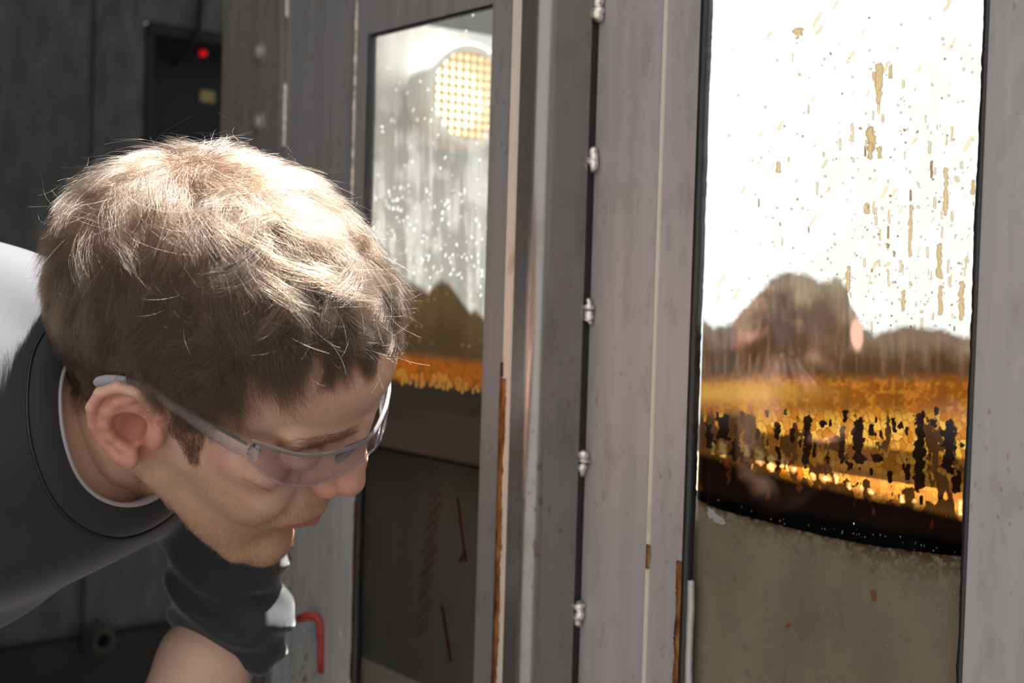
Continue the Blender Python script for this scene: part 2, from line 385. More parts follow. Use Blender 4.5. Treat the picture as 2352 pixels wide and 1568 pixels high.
# gaskets
M_pale = mat('pale_sealant', (0.42, 0.41, 0.39), 0.5)
def gasket(xw, sgn, y, z0, z1, wd, amp, seed):
    return wavy(xw + sgn * wd, xw - sgn * 0.0012, z0, z1, y - 0.0012, y + 0.006, amp, 220, seed, 'gasket', M_gasket)
gasket(xrw0, 1, YR, H - 0.30, zrw1, 0.0032, 0.0012, 11)
gasket(xrw1, -1, YR, H - 0.30, zrw1, 0.0022, 0.0011, 12)
gasket(xw0, 1, 0.0, H - 0.40, zw1, 0.0015, 0.0007, 13)
MB().box(xw0, xw1, -0.0006, 0.004, zw1 - 0.0022, zw1 + 0.0005).build('gasket', M_gasket, tank)
zq = LP(1570, 1290, YR)[1]
wavy(xrw0 + 0.0080, xrw0 + 0.0032, H - 0.30, LP(1570, 1330, YR)[1], YR + 0.0005, YR + 0.004, 0.0012, 90, 21, 'sealant_smear', M_pale, None, 0.0008)
wavy(xrw0 - 0.0070, xrw0 - 0.0005, H - 0.30, zq, YR - 0.0010, YR - 0.0001, 0.0022, 90, 22, 'rust_patch', M_rust)
wavy(xw0 - 0.0055, xw0 - 0.0005, H - 0.35, LP(815, 1150, 0)[1], -0.0008, -0.0001, 0.0016, 90, 23, 'rust_patch', M_rust)
# other walls
YB = 0.45; XL = xf0 + 0.004
MB().box(XL - 0.003, XL, 0.0035, YB, ZB, ZT).build('end_wall', M_inner, tank)
MB().box(XE, XE + 0.003, YR, YB, ZB, ZT).build('end_wall', M_inner, tank)
MB().box(XL, XE, YB - 0.004, YB, ZB, ZT + 0.16).build('milky_back_sheet', M_white, tank)
MB().box(XL, XE, YR + 0.005, YB - 0.004, ZB, ZB + 0.004).build('bottom_plate', M_inner, tank)

# red bent hook on the panel
M_red = mat('red_enamel', (0.42, 0.045, 0.025), 0.45)
hk = empty('red_hook', tuple(TO), THETA); tag(hk, 'small bent red strip hook hanging on the rusty panel beside the narrow window', 'hook')
hp = [LP(p[0], p[1], -0.004) for p in ((713, 1418), (722, 1412), (731, 1415), (736, 1428), (737, 1460), (737, 1500), (737, 1545))]
MB().tube([(hp[0][0], -0.016, hp[0][1]), (hp[1][0], -0.012, hp[1][1]), (hp[2][0], -0.007, hp[2][1])] + [(q[0], -0.0045, q[1]) for q in hp[3:]],
          [0.0042, 0.0042, 0.004, 0.0034, 0.003, 0.003, 0.003], 10).build('hook_strip', M_red, hk, True)
MB().revolve([(0, -0.003), (0.003, -0.0025), (0.0036, 0.0)], 'y', 14, (hp[4][0], -0.0045, hp[4][1])).build('screw', M_red, hk, True)

# ------------------------------------------------------------------ lamp inside
M_lampw = mat('lamp_housing', (0.75, 0.72, 0.66), 0.45)
M_bulb = bpy.data.materials.new('lamp_glow'); M_bulb.use_nodes = True
e_ = bsdf(M_bulb); e_.inputs['Base Color'].default_value = (1, 0.9, 0.7, 1); e_.inputs['Emission Color'].default_value = (1.0, 0.80, 0.52, 1); e_.inputs['Emission Strength'].default_value = 9.0
M_grille = mat('lamp_grille', (0.65, 0.45, 0.22), 0.5)
FX = XL + 0.075
ly, lz = LS(1082, 220, FX)
lamp = empty('work_lamp', tuple(TO + DV * XL + NV * ly + np.array([0, 0, lz])), THETA)
tag(lamp, 'round glowing lamp with square-holed grille behind the narrow window', 'lamp')
RL = 0.053; dx = FX - XL
MB().revolve([(0.030, 0.0), (0.040, 0.010), (RL + 0.006, 0.035), (RL + 0.008, dx - 0.012), (RL + 0.004, dx), (RL, dx), (RL - 0.002, dx - 0.02), (0.02, 0.02)], 'x', 40).build('housing', M_lampw, lamp, True)
MB().revolve([(0, dx - 0.014), (0.016, dx - 0.016), (0.030, dx - 0.022), (0.036, dx - 0.03)], 'x', 28).build('bulb', M_bulb, lamp, True)
gm = MB(); st = 0.0092
for k in range(-5, 6):
    q = k * st; hw = math.sqrt(max(0, RL ** 2 - q ** 2))
    if hw > 0.004:
        gm.box(dx - 0.0045, dx - 0.0015, q - 0.0020, q + 0.0020, -hw, hw); gm.box(dx - 0.0046, dx - 0.0014, -hw, hw, q - 0.0020, q + 0.0020)
gm.build('grille', M_grille, lamp)
MB().revolve([(RL - 0.004, dx - 0.001), (RL + 0.003, dx + 0.002), (RL + 0.006, dx - 0.003)], 'x', 40).build('rim', M_lampw, lamp, True)

# ------------------------------------------------------------------ liquid
M_liq = mat('murky_liquid', (0.16, 0.145, 0.12), 0.25, 0.0, 0.4)
link(M_liq, ramp(M_liq, noise(M_liq, coords(M_liq, (1, 1, 0.5)), 14.0, 6), [(0.3, (0.27, 0.222, 0.175)), (0.75, (0.43, 0.365, 0.295))]), bsdf(M_liq).inputs['Base Color'])
M_froth = mat('tan_froth', (0.5, 0.36, 0.18), 0.6)
link(M_froth, ramp(M_froth, noise(M_froth, coords(M_froth), 30.0, 5), [(0.35, (0.07, 0.045, 0.018)), (0.7, (0.17, 0.12, 0.055))]), bsdf(M_froth).inputs['Base Color'])
bump(M_froth, noise(M_froth, coords(M_froth), 120.0, 4), 0.6, 0.004)
ZL = H - 0.141
liq = empty('murky_liquid', tuple(TO), THETA); tag(liq, 'murky grey-brown liquid with tan froth standing inside the tank behind the glass', 'liquid')
LPOLY = [(XL + 0.004, 0.0085), (xb - 0.055, 0.0085), (xb - 0.055, YR + 0.016), (xb + 0.004, YR + 0.016), (xb + 0.004, YR + 0.0115), (XE - 0.004, YR + 0.0115), (XE - 0.004, YB - 0.008), (XL + 0.004, YB - 0.008)]
MB().prism(LPOLY, ZB + 0.006, ZL).build('liquid_body', M_liq, liq)
MB().prism(LPOLY, ZL + 0.0002, ZL + 0.004).build('froth', M_froth, liq)

# ------------------------------------------------------------------ window panes and their dried film, some reflections painted in
def vn(x, y, seed=0):
    """smooth value noise in 0..1"""
    xi = np.floor(x).astype(np.int64); yi = np.floor(y).astype(np.int64); fx = x - xi; fy = y - yi
    fx = fx * fx * (3 - 2 * fx); fy = fy * fy * (3 - 2 * fy)
    def h(a, b):
        n = (a * 374761393 + b * 668265263 + seed * 1274126177) & 0xFFFFFFFF
        n = ((n ^ (n >> 13)) * 1274126177) & 0xFFFFFFFF
        return ((n ^ (n >> 16)) & 0xFFFF) / 65535.0
    return (h(xi, yi) * (1 - fx) + h(xi + 1, yi) * fx) * (1 - fy) + (h(xi, yi + 1) * (1 - fx) + h(xi + 1, yi + 1) * fx) * fy
def fbm(x, y, seed=0, o=4):
    t = 0; a = 0.5; s_ = 0
    for k in range(o):
        t = t + a * vn(x * 2 ** k, y * 2 ** k, seed + k); s_ += a; a *= 0.5
    return t / s_
def vor(x, y, seed=0):
    """distance to nearest and second nearest jittered cell centre"""
    xi = np.floor(x).astype(np.int64); yi = np.floor(y).astype(np.int64)
    d1 = np.full(x.shape, 9.0); d2 = np.full(x.shape, 9.0); idv = np.zeros(x.shape)
    for a in (-1, 0, 1):
        for b in (-1, 0, 1):
            def h(s_):
                n = ((xi + a) * 374761393 + (yi + b) * 668265263 + s_ * 1274126177) & 0xFFFFFFFF
                n = ((n ^ (n >> 13)) * 1274126177) & 0xFFFFFFFF
                return ((n ^ (n >> 16)) & 0xFFFF) / 65535.0
            d = np.hypot(xi + a + 0.1 + 0.8 * h(seed) - x, yi + b + 0.1 + 0.8 * h(seed + 9) - y)
            nr = d < d1
            d2 = np.where(nr, d1, np.minimum(d2, d)); idv = np.where(nr, h(seed + 5), idv); d1 = np.where(nr, d, d1)
    return d1, d2, idv
def sst(x, a, b):
    t = np.clip((x - a) / (b - a), 0, 1); return t * t * (3 - 2 * t)
def lerp3(a, b, t): return a * (1 - t[..., None]) + np.asarray(b) * t[..., None]

M_glass = bpy.data.materials.new('window_glass'); M_glass.use_nodes = True
nt = M_glass.node_tree; nt.nodes.clear()
o_ = nt.nodes.new('ShaderNodeOutputMaterial'); t_ = nt.nodes.new('ShaderNodeBsdfTransparent'); g_ = nt.nodes.new('ShaderNodeBsdfGlossy'); f_ = nt.nodes.new('ShaderNodeLayerWeight'); x_ = nt.nodes.new('ShaderNodeMixShader')
t_.inputs[0].default_value = (0.93, 0.95, 0.94, 1); g_.inputs['Roughness'].default_value = 0.02; f_.inputs[0].default_value = 0.5
pw = nt.nodes.new('ShaderNodeMath'); pw.operation = 'POWER'; pw.inputs[1].default_value = 5.0; ma = nt.nodes.new('ShaderNodeMath'); ma.operation = 'MULTIPLY_ADD'; ma.inputs[1].default_value = 0.95; ma.inputs[2].default_value = 0.035
nt.links.new(f_.outputs['Facing'], pw.inputs[0]); nt.links.new(pw.outputs[0], ma.inputs[0])
nt.links.new(ma.outputs[0], x_.inputs[0]); nt.links.new(t_.outputs[0], x_.inputs[1]); nt.links.new(g_.outputs[0], x_.inputs[2]); nt.links.new(x_.outputs[0], o_.inputs[0])

M_film = bpy.data.materials.new('residue_reflection_film'); M_film.use_nodes = True
nt = M_film.node_tree; nt.nodes.clear()
o_ = nt.nodes.new('ShaderNodeOutputMaterial'); t_ = nt.nodes.new('ShaderNodeBsdfTransparent'); d_ = nt.nodes.new('ShaderNodeBsdfDiffuse'); tl = nt.nodes.new('ShaderNodeBsdfTranslucent'); xa = nt.nodes.new('ShaderNodeMixShader'); x_ = nt.nodes.new('ShaderNodeMixShader')
a1 = nt.nodes.new('ShaderNodeAttribute'); a1.attribute_name = 'Col'; a2 = nt.nodes.new('ShaderNodeAttribute'); a2.attribute_name = 'Dirt'; a3 = nt.nodes.new('ShaderNodeAttribute'); a3.attribute_name = 'Cover'
nt.links.new(a1.outputs['Color'], t_.inputs[0]); nt.links.new(a2.outputs['Color'], d_.inputs[0]); nt.links.new(a2.outputs['Color'], tl.inputs[0])
xa.inputs[0].default_value = 0.5; nt.links.new(d_.outputs[0], xa.inputs[1]); nt.links.new(tl.outputs[0], xa.inputs[2])
nt.links.new(a3.outputs['Fac'], x_.inputs[0]); nt.links.new(t_.outputs[0], x_.inputs[1]); nt.links.new(xa.outputs[0], x_.inputs[2]); nt.links.new(x_.outputs[0], o_.inputs[0])

class Film:
    """grid on a pane; T = how it filters light, D = colour of opaque dirt and painted reflections, A = how much of it is opaque"""
    def __init__(s, x0, x1, z0, z1, y, step):
        n = int((x1 - x0) / step) + 1; k = int((z1 - z0) / step) + 1
        s.x = np.linspace(x0, x1, n); s.z = np.linspace(z0, z1, k); s.y = y
        GX, GZ = np.meshgrid(s.x, s.z)
        W = TO + GX[..., None] * DV + y * NV; W = W + GZ[..., None] * np.array([0, 0, 1.0])
        p = project(W.reshape(-1, 3)).reshape(k, n, 2); s.X = p[..., 0]; s.Y = p[..., 1]; s.Z = GZ - H; s.GX = GX; s.GZ = GZ
        s.T = np.ones((k, n, 3)) * np.array([0.97, 0.965, 0.955]); s.D = np.ones((k, n, 3)) * np.array([0.80, 0.79, 0.77]); s.A = np.full((k, n), 0.02)
    def drop(s, px, py, w_, l, T, D=None, A=None, rim=None, lean=0.0):
        xx, zz = LP(px, py, s.y)
        i = np.searchsorted(s.z, zz); j = np.searchsorted(s.x, xx); sp = s.x[1] - s.x[0]
        ri = int(max(w_, l) * 0.00045 / sp) + 3
        if i - ri >= len(s.z) or j - ri >= len(s.x) or i + ri < 0 or j + ri < 0: return
        sl = (slice(max(0, i - ri), i + ri), slice(max(0, j - ri), j + ri))
        dy = s.Y[sl] - py; dx_ = s.X[sl] - px + lean * dy
        if getattr(s, 'W', None) is not None and w_ > 6: dx_ = dx_ + s.W[sl] * w_ * 0.9; dy = dy + s.W[sl] * w_ * 0.8
        hl = max(0.0, l / 2 - w_ / 2); q = np.hypot(dx_, dy - np.clip(dy, -hl, hl)) / (w_ / 2)
        k_ = 1 - sst(q, 0.75, 1.1)
        s.T[sl] = lerp3(s.T[sl], T, k_)
        if rim is not None:
            rk = np.exp(-((q - 0.85) / 0.22) ** 2); s.T[sl] = lerp3(s.T[sl], rim, rk * 0.85)
        if A is not None:
            s.A[sl] = s.A[sl] * (1 - k_) + A * k_
            if D is not None: s.D[sl] = lerp3(s.D[sl], D, k_)
    def build(s, parent):
        k, n = s.X.shape
        V = np.stack([s.GX, np.full_like(s.GX, s.y), s.GZ], -1).reshape(-1, 3)
        i = np.arange(k * n).reshape(k, n); F = np.stack([i[:-1, :-1], i[:-1, 1:], i[1:, 1:], i[1:, :-1]], -1).reshape(-1, 4)
        o = npmesh('residue_reflection_film', V, F, M_film, parent, True, np.clip(s.T, 0, 1).reshape(-1, 3), {'Cover': np.clip(s.A, 0, 1).ravel()})
        a = o.data.attributes.new('Dirt', 'FLOAT_COLOR', 'POINT'); a.data.foreach_set('color', np.c_[np.clip(s.D, 0, 1).reshape(-1, 3), np.ones(k * n)].astype(np.float32).ravel())
        o['kind'] = 'stuff'
        return o
def curve(X, pts):
    p = np.array(pts, float); return np.interp(X, p[:, 0], p[:, 1])

pane_r = MB().box(xrw0 - 0.006, xrw1 + 0.006, YR + 0.0045, YR + 0.0095, zrw0 - 0.006, zrw1 + 0.006).build('window_pane', M_glass, tank)
pane_r['label'] = 'wide glass pane with amber and black dried residue'
pane_l = MB().box(xw0 - 0.006, xw1 + 0.006, 0.0035, 0.0070, zw0 - 0.006, zw1 + 0.006).build('window_pane', M_glass, tank)
pane_l['label'] = 'narrow glass pane with brown residue'

# ---- wide window
fR = Film(xrw0, xrw1, H - 0.278, H + 0.215, YR + 0.0105, 0.00052)
X, Y = fR.X, fR.Y
n1 = fbm(X / 40, Y / 40, 1); n2 = fbm(X / 9, Y / 9, 2); n3 = fbm(X / 14, Y / 140, 3, 5); n4 = fbm(X / 120, Y / 120, 4)
top = curve(X, [(1560, 700), (1590, 715), (1640, 742), (1680, 735), (1730, 680), (1760, 648), (1800, 622), (1850, 624), (1880, 640), (1930, 637), (1945, 655), (1952, 692), (1980, 745), (2010, 765), (2040, 752), (2100, 743), (2160, 752), (2260, 776)]) + 8 * (n2 - 0.5) + 14 * (n1 - 0.5)
low = curve(X, [(1560, 1128), (1590, 1142), (1660, 1172), (1720, 1188), (1800, 1208), (1900, 1232), (2000, 1252), (2100, 1266), (2260, 1284)]) + 5 * (n2 - 0.5)
# haze of the upper glass
fR.W = n2 - 0.5
fR.A = 0.04 + 0.03 * sst(n3, 0.35, 0.75) + 0.10 * sst(X, 1900, 1620) * n1
fR.T = lerp3(fR.T, (0.95, 0.90, 0.82), 0.45 * sst(n4 + 0.35 * (X - 1600) / 650 + 0.3 * (Y - 200) / 600, 0.45, 1.1))
g = np.random.default_rng(5)
for _ in range(700):                                        # pale specks
    px = 1600 + 640 * g.beta(0.9, 2.2); py = g.uniform(0, 760) if g.random() < 0.75 else g.uniform(450, 700)
    fR.drop(px, py, g.uniform(1.5, 3.6), g.uniform(2, 5), (1, 1, 1), (0.95, 0.95, 0.95), g.uniform(0.5, 0.95))
for _ in range(46):                                         # slanting smears
    px = g.uniform(1640, 2230); py = g.uniform(0, 700); w_ = g.uniform(4, 10)
    fR.drop(px, py, w_, w_ * g.uniform(1.5, 4), np.array([0.88, 0.72, 0.46]) * g.uniform(0.95, 1.1), lean=0.55)
for _ in range(420):                                        # runs and drops, thicker lower right
    t = g.random() ** 0.55; py = 30 + 740 * t; px = 1620 + 620 * g.beta(2.4, 1.3)
    w_ = g.uniform(2.5, 6.5); l = w_ if g.random() < 0.8 else w_ * g.uniform(1.5, 7)
    dk = g.random()
    fR.drop(px, py, w_, l, (0.82, 0.66, 0.42) if dk < 0.75 else (0.30, 0.17, 0.07), rim=(0.40, 0.25, 0.11))
for px, py, w_, l in ((2018, 190, 14, 95), (2046, 165, 8, 34), (2008, 175, 7, 22), (1990, 478, 12, 26), (2172, 440, 10, 110), (2158, 598, 12, 80), (2092, 500, 9, 60), (1948, 640, 10, 60), (2208, 690, 13, 90), (2090, 560, 7, 60), (2160, 690, 9, 70), (2075, 690, 9, 50), (2235, 430, 9, 36), (1834, 75, 20, 30), (2000, 320, 18, 60), (1998, 345, 12, 40), (2020, 350, 10, 30), (1788, 385, 10, 26)):
    fR.drop(px, py, w_, l, (0.70, 0.47, 0.20), rim=(0.38, 0.20, 0.07), lean=0.02)
# brown hill-shaped tint
dd = Y - top
k = sst(dd, -3, 16)
depth = np.clip(dd / np.maximum(30, 872 - top), 0, 1)
body = lerp3(np.ones(X.shape + (3,)) * np.array([0.30, 0.235, 0.16]), (0.085, 0.036, 0.012), sst(depth + 0.6 * (n1 - 0.5), 0.0, 0.7))
body = body * (0.35 + 1.3 * n3)[..., None]
pur = np.exp(-(((X - 1830) / 90) ** 2 + ((Y - 740) / 55) ** 2)) * sst(n1, 0.35, 0.6)
body = lerp3(body, (0.085, 0.06, 0.065), 0.7 * pur)
right_pale = sst(X, 1960, 2010) * sst(Y, 830, 760)
body = lerp3(body, (0.20, 0.125, 0.08), 0.8 * right_pale)
fR.T = lerp3(fR.T, body, k); fR.A = fR.A * (1 - k) + k * (0.03 + 0.10 * sst(n3, 0.5, 0.8)); fR.D = lerp3(fR.D, (0.30, 0.18, 0.12), k)
# pink reflection painted into the film
pk = np.exp(-(((X - 1968 - 0.05 * (Y - 770)) / 17) ** 2 + ((Y - 768) / 42) ** 2)); pk = sst(pk, 0.25, 0.7)
fR.A = fR.A * (1 - pk) + 0.75 * pk; fR.D = lerp3(fR.D, (0.62, 0.30, 0.24), pk)
# amber band
bandtop = 862 + 10 * (n1 - 0.5) + 25 * (n3 - 0.5)
k = sst(Y, bandtop - 10, bandtop + 22)
amb = lerp3(np.ones(X.shape + (3,)) * np.array([0.24, 0.060, 0.002]), (0.50, 0.165, 0.010), sst(n2 * 0.6 + n1 * 0.5, 0.45, 0.75))
amb = amb * (0.6 + 0.8 * n3)[..., None]
amb = lerp3(amb, (0.66, 0.34, 0.06), 0.85 * sst(X, 2000, 1700) * np.exp(-((Y - 902) / 26) ** 2))  # brighter left stretch: glint off the liquid surface painted into the film
d1, d2, idv = vor(X / 15 + 0.6 * (n2 - 0.5), Y / 23 + 0.6 * (n2 - 0.5), 3)
edge = d2 - d1
cell = lerp3(np.ones(X.shape + (3,)) * np.array([1.0, 0.52, 0.07]), (0.62, 0.19, 0.010), sst(idv + 0.5 * (n1 - 0.5), 0.35, 0.9))
cell = lerp3(cell, (0.34, 0.09, 0.005), 0.8 * (1 - sst(edge, 0.02, 0.16)))
inc = sst(Y, 925, 985)
amb = lerp3(amb, 0, np.zeros_like(X)); amb = amb * (1 - inc[..., None]) + cell * inc[..., None]
base = curve(X, [(1560, 1010), (1600, 1035), (1680, 1060), (1760, 1085), (1850, 1105), (1950, 1130), (2050, 1150), (2130, 1168), (2260, 1200)])
amb = lerp3(amb, (0.50, 0.26, 0.08), 0.6 * sst(Y, base - 75, base - 40) * sst(X, 1850, 1980))
blot = fbm(X / 24, Y / 60, 8, 4)
dark = sst(blot + 0.25 * (n2 - 0.5) - 0.30 * np.abs((Y - 1000) / 160) * (Y < 1000) + 0.21 * sst(X, 1850, 1600) + 0.14 * sst(Y, base - 55, base - 5) - 0.07 * sst(X, 1880, 2080), 0.545, 0.62) * sst(Y, 925, 965)
amb = lerp3(amb, (0.008, 0.002, 0.0006), dark)
fR.T = lerp3(fR.T, amb, k); fR.A = fR.A * (1 - k) + 0.07 * k; fR.D = lerp3(fR.D, (0.30, 0.13, 0.03), k)
for _ in range(80):                                         # black runs
    px = g.uniform(1592, 2228); b_ = np.interp(px, [1590, 2230], [1060, 1190]); py = g.uniform(940, b_ - 5)
    w_ = g.uniform(4, 15); l = w_ * g.uniform(1.0, 3.5)
    fR.drop(px, py, w_, l, (0.008, 0.002, 0.0006), (0.012, 0.005, 0.002), 0.25, lean=g.uniform(-0.12, 0.12))
for px, py, w_, l in ((2112, 1035, 26, 190), (2182, 1030, 30, 115), (2180, 985, 22, 50), (1718, 985, 20, 70), (1705, 960, 16, 30), (1972, 1010, 24, 110), (1972, 980, 22, 40), (1934, 1015, 14, 80), (1853, 1010, 20, 120), (1660, 985, 34, 70), (2015, 1052, 26, 26), (1820, 1000, 14, 40), (2145, 970, 16, 24), (2165, 995, 14, 18), (1690, 1030, 20, 60), (1628, 1000, 18, 60), (1980, 1055, 22, 24)):
    fR.drop(px, py, w_, l, (0.006, 0.002, 0.0006), (0.010, 0.004, 0.002), 0.35, lean=0.04)
for px, py, w_, l in ((1660, 1030, 24, 40), (1715, 1035, 13, 30), (1745, 1048, 20, 38), (1772, 1062, 20, 46), (1797, 1062, 9, 28), (1808, 1070, 8, 28), (1826, 1078, 20, 18), (1638, 1030, 9, 30), (1868, 1095, 12, 18), (1897, 1098, 24, 24), (1922, 1100, 14, 26), (1952, 1116, 10, 20), (1980, 1122, 10, 16), (2002, 1130, 14, 18), (2072, 1146, 12, 24), (2100, 1150, 14, 14), (2205, 1165, 14, 46)):
    fR.drop(px, py, w_, l, (0.88, 0.68, 0.34), rim=(0.45, 0.18, 0.03), A=0.04)
# black tide mark
k = sst(Y, base - 24 + 40 * (n2 - 0.5) + 24 * (n1 - 0.5), base + 14) * (1 - sst(Y, low - 2, low + 2))
gl_ = sst(fbm(X / 18, Y / 40, 12), 0.66, 0.82) * sst(Y, base + 150, base)
tide = lerp3(np.ones(X.shape + (3,)) * np.array([0.0015, 0.0005, 0.0003]), (0.05, 0.012, 0.002), gl_)
fR.T = lerp3(fR.T, tide, k); fR.A = fR.A * (1 - k) + 0.3 * k; fR.D = lerp3(fR.D, (0.004, 0.002, 0.0015), k)
for px, py, w_, l in ((1660, 1030, 22, 36), (1745, 1048, 18, 34), (1772, 1062, 18, 40), (1826, 1078, 16, 14), (1897, 1098, 20, 20), (1922, 1100, 12, 22), (1952, 1116, 8, 16), (2002, 1130, 12, 14), (2072, 1146, 10, 20), (2205, 1165, 12, 40)):
    fR.drop(px, py, w_, l, (0.90, 0.72, 0.40), rim=(0.45, 0.18, 0.03), A=0.04)
# glass under the mark
k = sst(Y, low - 1, low + 3)
fog = 0.06 + 0.20 * sst(n1 * 0.6 + n4 * 0.5, 0.5, 0.75) * sst(n2, 0.3, 0.7) * np.exp(-(((X - 1850) / 190) ** 2 + ((Y - 1420) / 170) ** 2)) * 2.8
fR.T = lerp3(fR.T, (0.88, 0.86, 0.80), k); fR.A = fR.A * (1 - k) + k * np.clip(fog, 0, 0.5); fR.D = lerp3(fR.D, (0.46, 0.43, 0.36), k)
kr = k * np.exp(-np.clip(Y - low, 0, None) / (16 + 22 * sst(X, 1850, 2150))) * sst(n2 + 0.25 * n1, 0.42, 0.7)
fR.T = lerp3(fR.T, (0.36, 0.22, 0.09), 0.85 * kr); fR.A = fR.A * (1 - 0.4 * kr)
for _ in range(130):
    px = g.uniform(1590, 2210); py = g.uniform(1200, 1560)
    fR.drop(px, py, g.uniform(1.6, 3.5), g.uniform(2, 6), (0.9, 0.9, 0.9), (0.55, 0.52, 0.46), 0.8)
for px, py, w_, l in ((1958, 1277, 7, 7), (2006, 1368, 11, 26), (1812, 1437, 14, 14), (2002, 1310, 8, 8), (1688, 1330, 5, 10)):
    fR.drop(px, py, w_, l, (0.5, 0.2, 0.1), (0.52, 0.20, 0.10), 0.8)
for px, py, w_, l in ((1640, 1185, 22, 36), (1655, 1195, 18, 24)):
    fR.drop(px, py, w_, l, (0.8, 0.8, 0.85), (0.85, 0.85, 0.90), 0.8, lean=-0.6)
for _ in range(26):                                         # crumbs along the mark
    px = g.uniform(1600, 2205); fR.drop(px, np.interp(px, [1590, 1800, 2210], [1138, 1203, 1274]) - g.uniform(0, 12), g.uniform(2, 5), g.uniform(2, 6), (0.6, 0.5, 0.4), (0.45, 0.38, 0.3), 0.8)
fR.build(pane_r)

# ---- narrow window
fL = Film(xw0, xw1, H - 0.33, zw1, 0.0078, 0.00085)
X, Y = fL.X, fL.Y
n1 = fbm(X / 40, Y / 40, 31); n2 = fbm(X / 9, Y / 12, 32); n3 = fbm(X / 10, Y / 150, 33, 5); n4 = fbm(X / 110, Y / 110, 34)
top = curve(X, [(800, 660), (880, 640), (925, 632), (950, 640), (985, 662), (1000, 640), (1015, 632), (1030, 640), (1060, 680), (1080, 705), (1092, 700), (1115, 725)]) + 6 * (n1 - 0.5)
fL.A = 0.10 + 0.22 * sst(n1 * 0.5 + n3 * 0.6, 0.45, 0.75) * sst(Y, 120, 420)
g = np.random.default_rng(15)
for _ in range(220):
    fL.drop(g.uniform(850, 1130), g.uniform(20, 700) if g.random() < 0.5 else g.uniform(430, 640), g.uniform(2, 5), g.uniform(3, 9), (1, 1, 1), (0.95, 0.95, 0.95), g.uniform(0.35, 0.9), lean=g.uniform(-0.3, 0.6))
fL.T = lerp3(fL.T, (0.82, 0.80, 0.74), sst(Y, 150, 420) * 0.5)
dd = Y - top; k = sst(dd, -2, 22)
depth = sst(dd / 190 + 0.35 * (n1 - 0.5), 0.0, 0.9)
body = lerp3(np.ones(X.shape + (3,)) * np.array([0.24, 0.17, 0.075]), (0.050, 0.026, 0.014), depth) * (0.75 + 0.5 * n3)[..., None]
fL.T = lerp3(fL.T, body, k); fL.A = fL.A * (1 - k) + 0.22 * k; fL.D = lerp3(fL.D, (0.10, 0.065, 0.035), k)
bt = curve(X, [(880, 812), (1110, 838)]); bb = curve(X, [(880, 868), (1110, 892)])
k = sst(Y, bt - 20, bt + 14) * (1 - sst(Y, bb - 12 + 30 * (n2 - 0.5), bb + 10 + 30 * (n2 - 0.5)))
fL.T = lerp3(fL.T, np.array([0.62, 0.16, 0.010]), k * sst(n2 + 0.4 * n3, 0.35, 0.8)); fL.A = fL.A * (1 - 0.4 * k); fL.D = lerp3(fL.D, (0.50, 0.15, 0.02), k)
k = sst(Y, bb - 12, bb + 14) * (1 - sst(-fL.Z, 0.1385, 0.143))
fL.T = lerp3(fL.T, (0.016, 0.012, 0.011), k); fL.D = lerp3(fL.D, (0.02, 0.015, 0.012), k); fL.A = fL.A * (1 - k) + 0.5 * k
kA = sst(Y, bb - 12, bb + 14) * (1 - sst(-fL.Z, 0.11, 0.215)); kA0 = fL.A.copy()
for _ in range(55):
    px = g.uniform(905, 1100); fL.drop(px, np.interp(px, [905, 1105], [862, 888]) + g.uniform(-14, 16), g.uniform(4, 8), g.uniform(7, 20), (0.80, 0.36, 0.06), A=0.1, D=(0.6, 0.28, 0.06))
for _ in range(24):
    fL.drop(g.uniform(930, 1105), g.uniform(660, 800), g.uniform(4, 7), g.uniform(4, 7), (0.6, 0.36, 0.12))
k = sst(-fL.Z, 0.139, 0.1425)
fL.T = lerp3(fL.T, (0.62, 0.63, 0.66), k); fL.A = fL.A * (1 - k) + (0.10 + 0.45 * kA) * k; fL.D = lerp3(fL.D, (0.20, 0.20, 0.21), k * (1 - kA)); fL.D = lerp3(fL.D, (0.035, 0.03, 0.028), k * kA)
for px, py, l, le in ((1060, 1215, 150, -0.13), (1025, 1455, 130, -0.16)):      # faint red reflection painted into the film as strokes and ticks
    fL.drop(px, py, 6, l, (0.4, 0.2, 0.2), (0.20, 0.045, 0.05), 0.28, lean=le)
for q in range(30):
    py = 1130 + q * 11; px = 1000 - (py - 1130) * 0.11 + g.uniform(-6, 6)
    fL.drop(px, py, 5, g.uniform(20, 34), (0.5, 0.35, 0.35), (0.20, 0.07, 0.075), 0.10, lean=g.uniform(0.8, 1.2))
fL.drop(1062, 1278, 9, 26, (0.4, 0.2, 0.2), (0.20, 0.045, 0.05), 0.28, lean=0.5)
for _ in range(7):
    px = g.uniform(980, 1060); fL.drop(px, 1138 + (px - 980) * 0.3, 4, 8, (0.6, 0.5, 0.3), (0.35, 0.25, 0.12), 0.5)
fL.build(pane_l)

POSE_R = [[0.811814, 0.410517, 0.415253], [0.57343, -0.426318, -0.699593], [-0.110165, 0.806058, -0.581494]]
POSE_T = [-0.193856, 0.022011, 0.934883]

# ================================================================== person
import openvdb
HR = np.array(POSE_R); HT = np.array(POSE_T)          # head frame (x forward, y his left, z up, mm) to lens frame
def h2c(p): return (np.asarray(p, float) / 1000) @ HR.T + HT
def c2h(p): return ((np.asarray(p, float) - HT) @ HR) * 1000
def h2w(p): return c2w(h2c(p))

